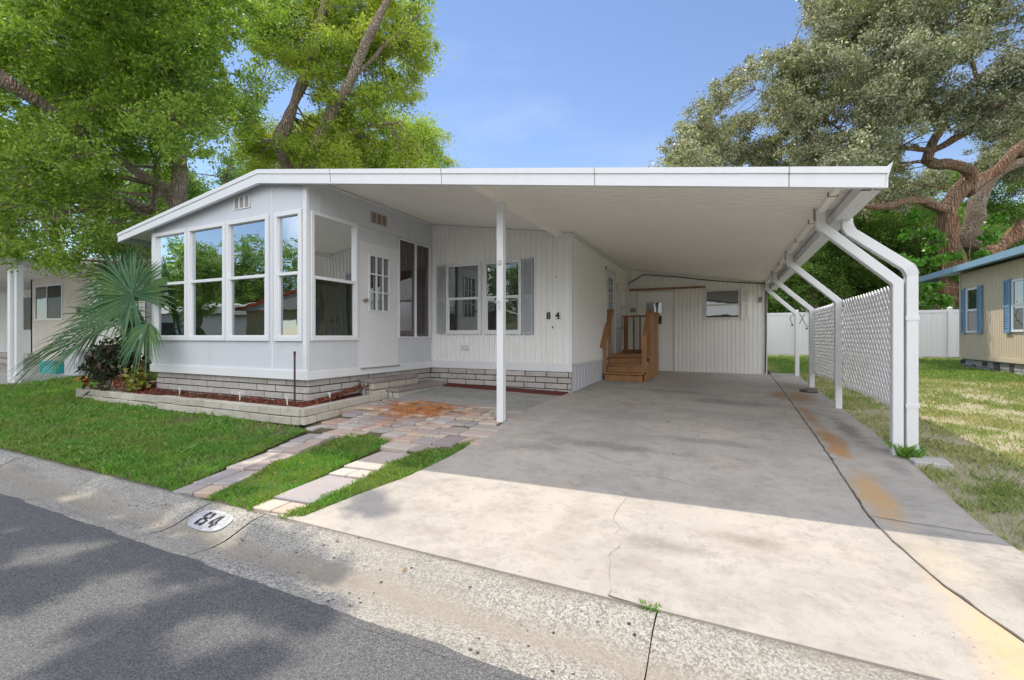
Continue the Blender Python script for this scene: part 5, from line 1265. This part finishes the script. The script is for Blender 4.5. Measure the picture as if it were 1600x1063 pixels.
frond(A(190, 440, 9.0), (-.6, .1, .8), (.2, -.9, .3), 1.15, 44, 260, 10, .3)

def shrub(name, label, cat, c, r, m, n, L, W, stems=7, seed=0):
    t = thing(name, label, cat, (c[0], c[1], c[2])); R_ = random.Random(seed); b = MB()
    for k in range(stems):
        a = R_.uniform(0, 6.28); e = Vector((c[0]+r[0]*.6*math.cos(a), c[1]+r[1]*.6*math.sin(a), c[2]+r[2]*R_.uniform(.9, 1.5))); p, q = smooth_path([c, Vector(c).lerp(e, .5)+Vector((0, 0, .05)), e], [.012, .009, .005], 3, .02); b.tube(p, q, 5)
    b.build('stem', BARK, t)
    d = RNG.normal(size=(n, 3)); d /= np.linalg.norm(d, axis=1)[:, None]; P = np.array(c)+np.array([0, 0, r[2]*1.05])+d*(RNG.random(n)**.4)[:, None]*np.array(r)*(1+.2*RNG.normal(size=n))[:, None]
    np_obj('foliage', leafquads(P, L, W, .8), m, t)
g_ = (-10.15, 4.42, .33)
shrub('croton_shrub', 'dark red and green croton shrub under the palm fronds', 'shrub', g_, (.62, .35, .42), CROTON, 1900, .13, .05, 12, 1)
shrub('croton_shrub', 'small yellow-green croton beside the sunroom corner', 'shrub', (-9.15, 4.30, .36), (.22, .16, .20), island('croton_green', (.10, .16, .02), (.30, .28, .03), (.06, .10, .02), .4), 240, .11, .045, 5, 2)
shrub('croton_shrub', 'low rusty red croton leaves between the dark shrub and the sunroom corner', 'shrub', (-9.5, 4.38, .33), (.35, .2, .16), island('croton_red', (.20, .03, .02), (.30, .10, .03), (.10, .04, .02), .4), 320, .10, .04, 5, 3)
# bromeliad with orange leaves
t = thing('bromeliad', 'small orange bromeliad at the left foot of the dark shrub', 'plant', (-11.35, 4.5, .3)); b = MB(); R_ = random.Random(3)
for k in range(16):
    a = k*2.4; L = .24; d = Vector((math.cos(a), math.sin(a), 0)); s_ = Vector((-d.y, d.x, 0)); c = Vector((-11.35, 4.5, .30)); P_ = []
    for q, h, wv in ((0, 0, .012), (.4, .16, .022), (.8, .20, .018), (1.1, .13, .002)): P_.append((c+d*L*q*.8+Vector((0, 0, h)), wv))
    for (p, w1), (q, w2) in zip(P_, P_[1:]): b.quad(p-s_*w1, p+s_*w1, q+s_*w2, q-s_*w2)
b.build('leaves', simple('orange_leaf', (.60, .20, .03), .5, .3, 9), t)
b = MB(); b.tube([(-11.35, 4.5, .16), (-11.35, 4.5, .31)], [.03, .025], 7); b.build('stem', BARK, t)
# sparse dry stalks at the corner of the bed
N = 160; x = RNG.normal(-9.75, .2, N); y = RNG.normal(4.3, .06, N); a = RNG.uniform(0, 6.28, N); h = RNG.uniform(.10, .26, N)
V = np.zeros((N, 4, 3)); w_ = .003
V[:, 0] = np.stack([x-w_, y, np.full(N, .32)], 1); V[:, 1] = np.stack([x+w_, y, np.full(N, .32)], 1); V[:, 2] = np.stack([x+w_+.08*np.cos(a), y+.08*np.sin(a), .32+h], 1); V[:, 3] = np.stack([x-w_+.08*np.cos(a), y+.08*np.sin(a), .32+h], 1)
tag(np_obj('dry_stalks', V, simple('stalk_grey', (.30, .27, .22), .9)), 'thin grey dry stalks below the dark red shrub', 'dry plant', kind='stuff')
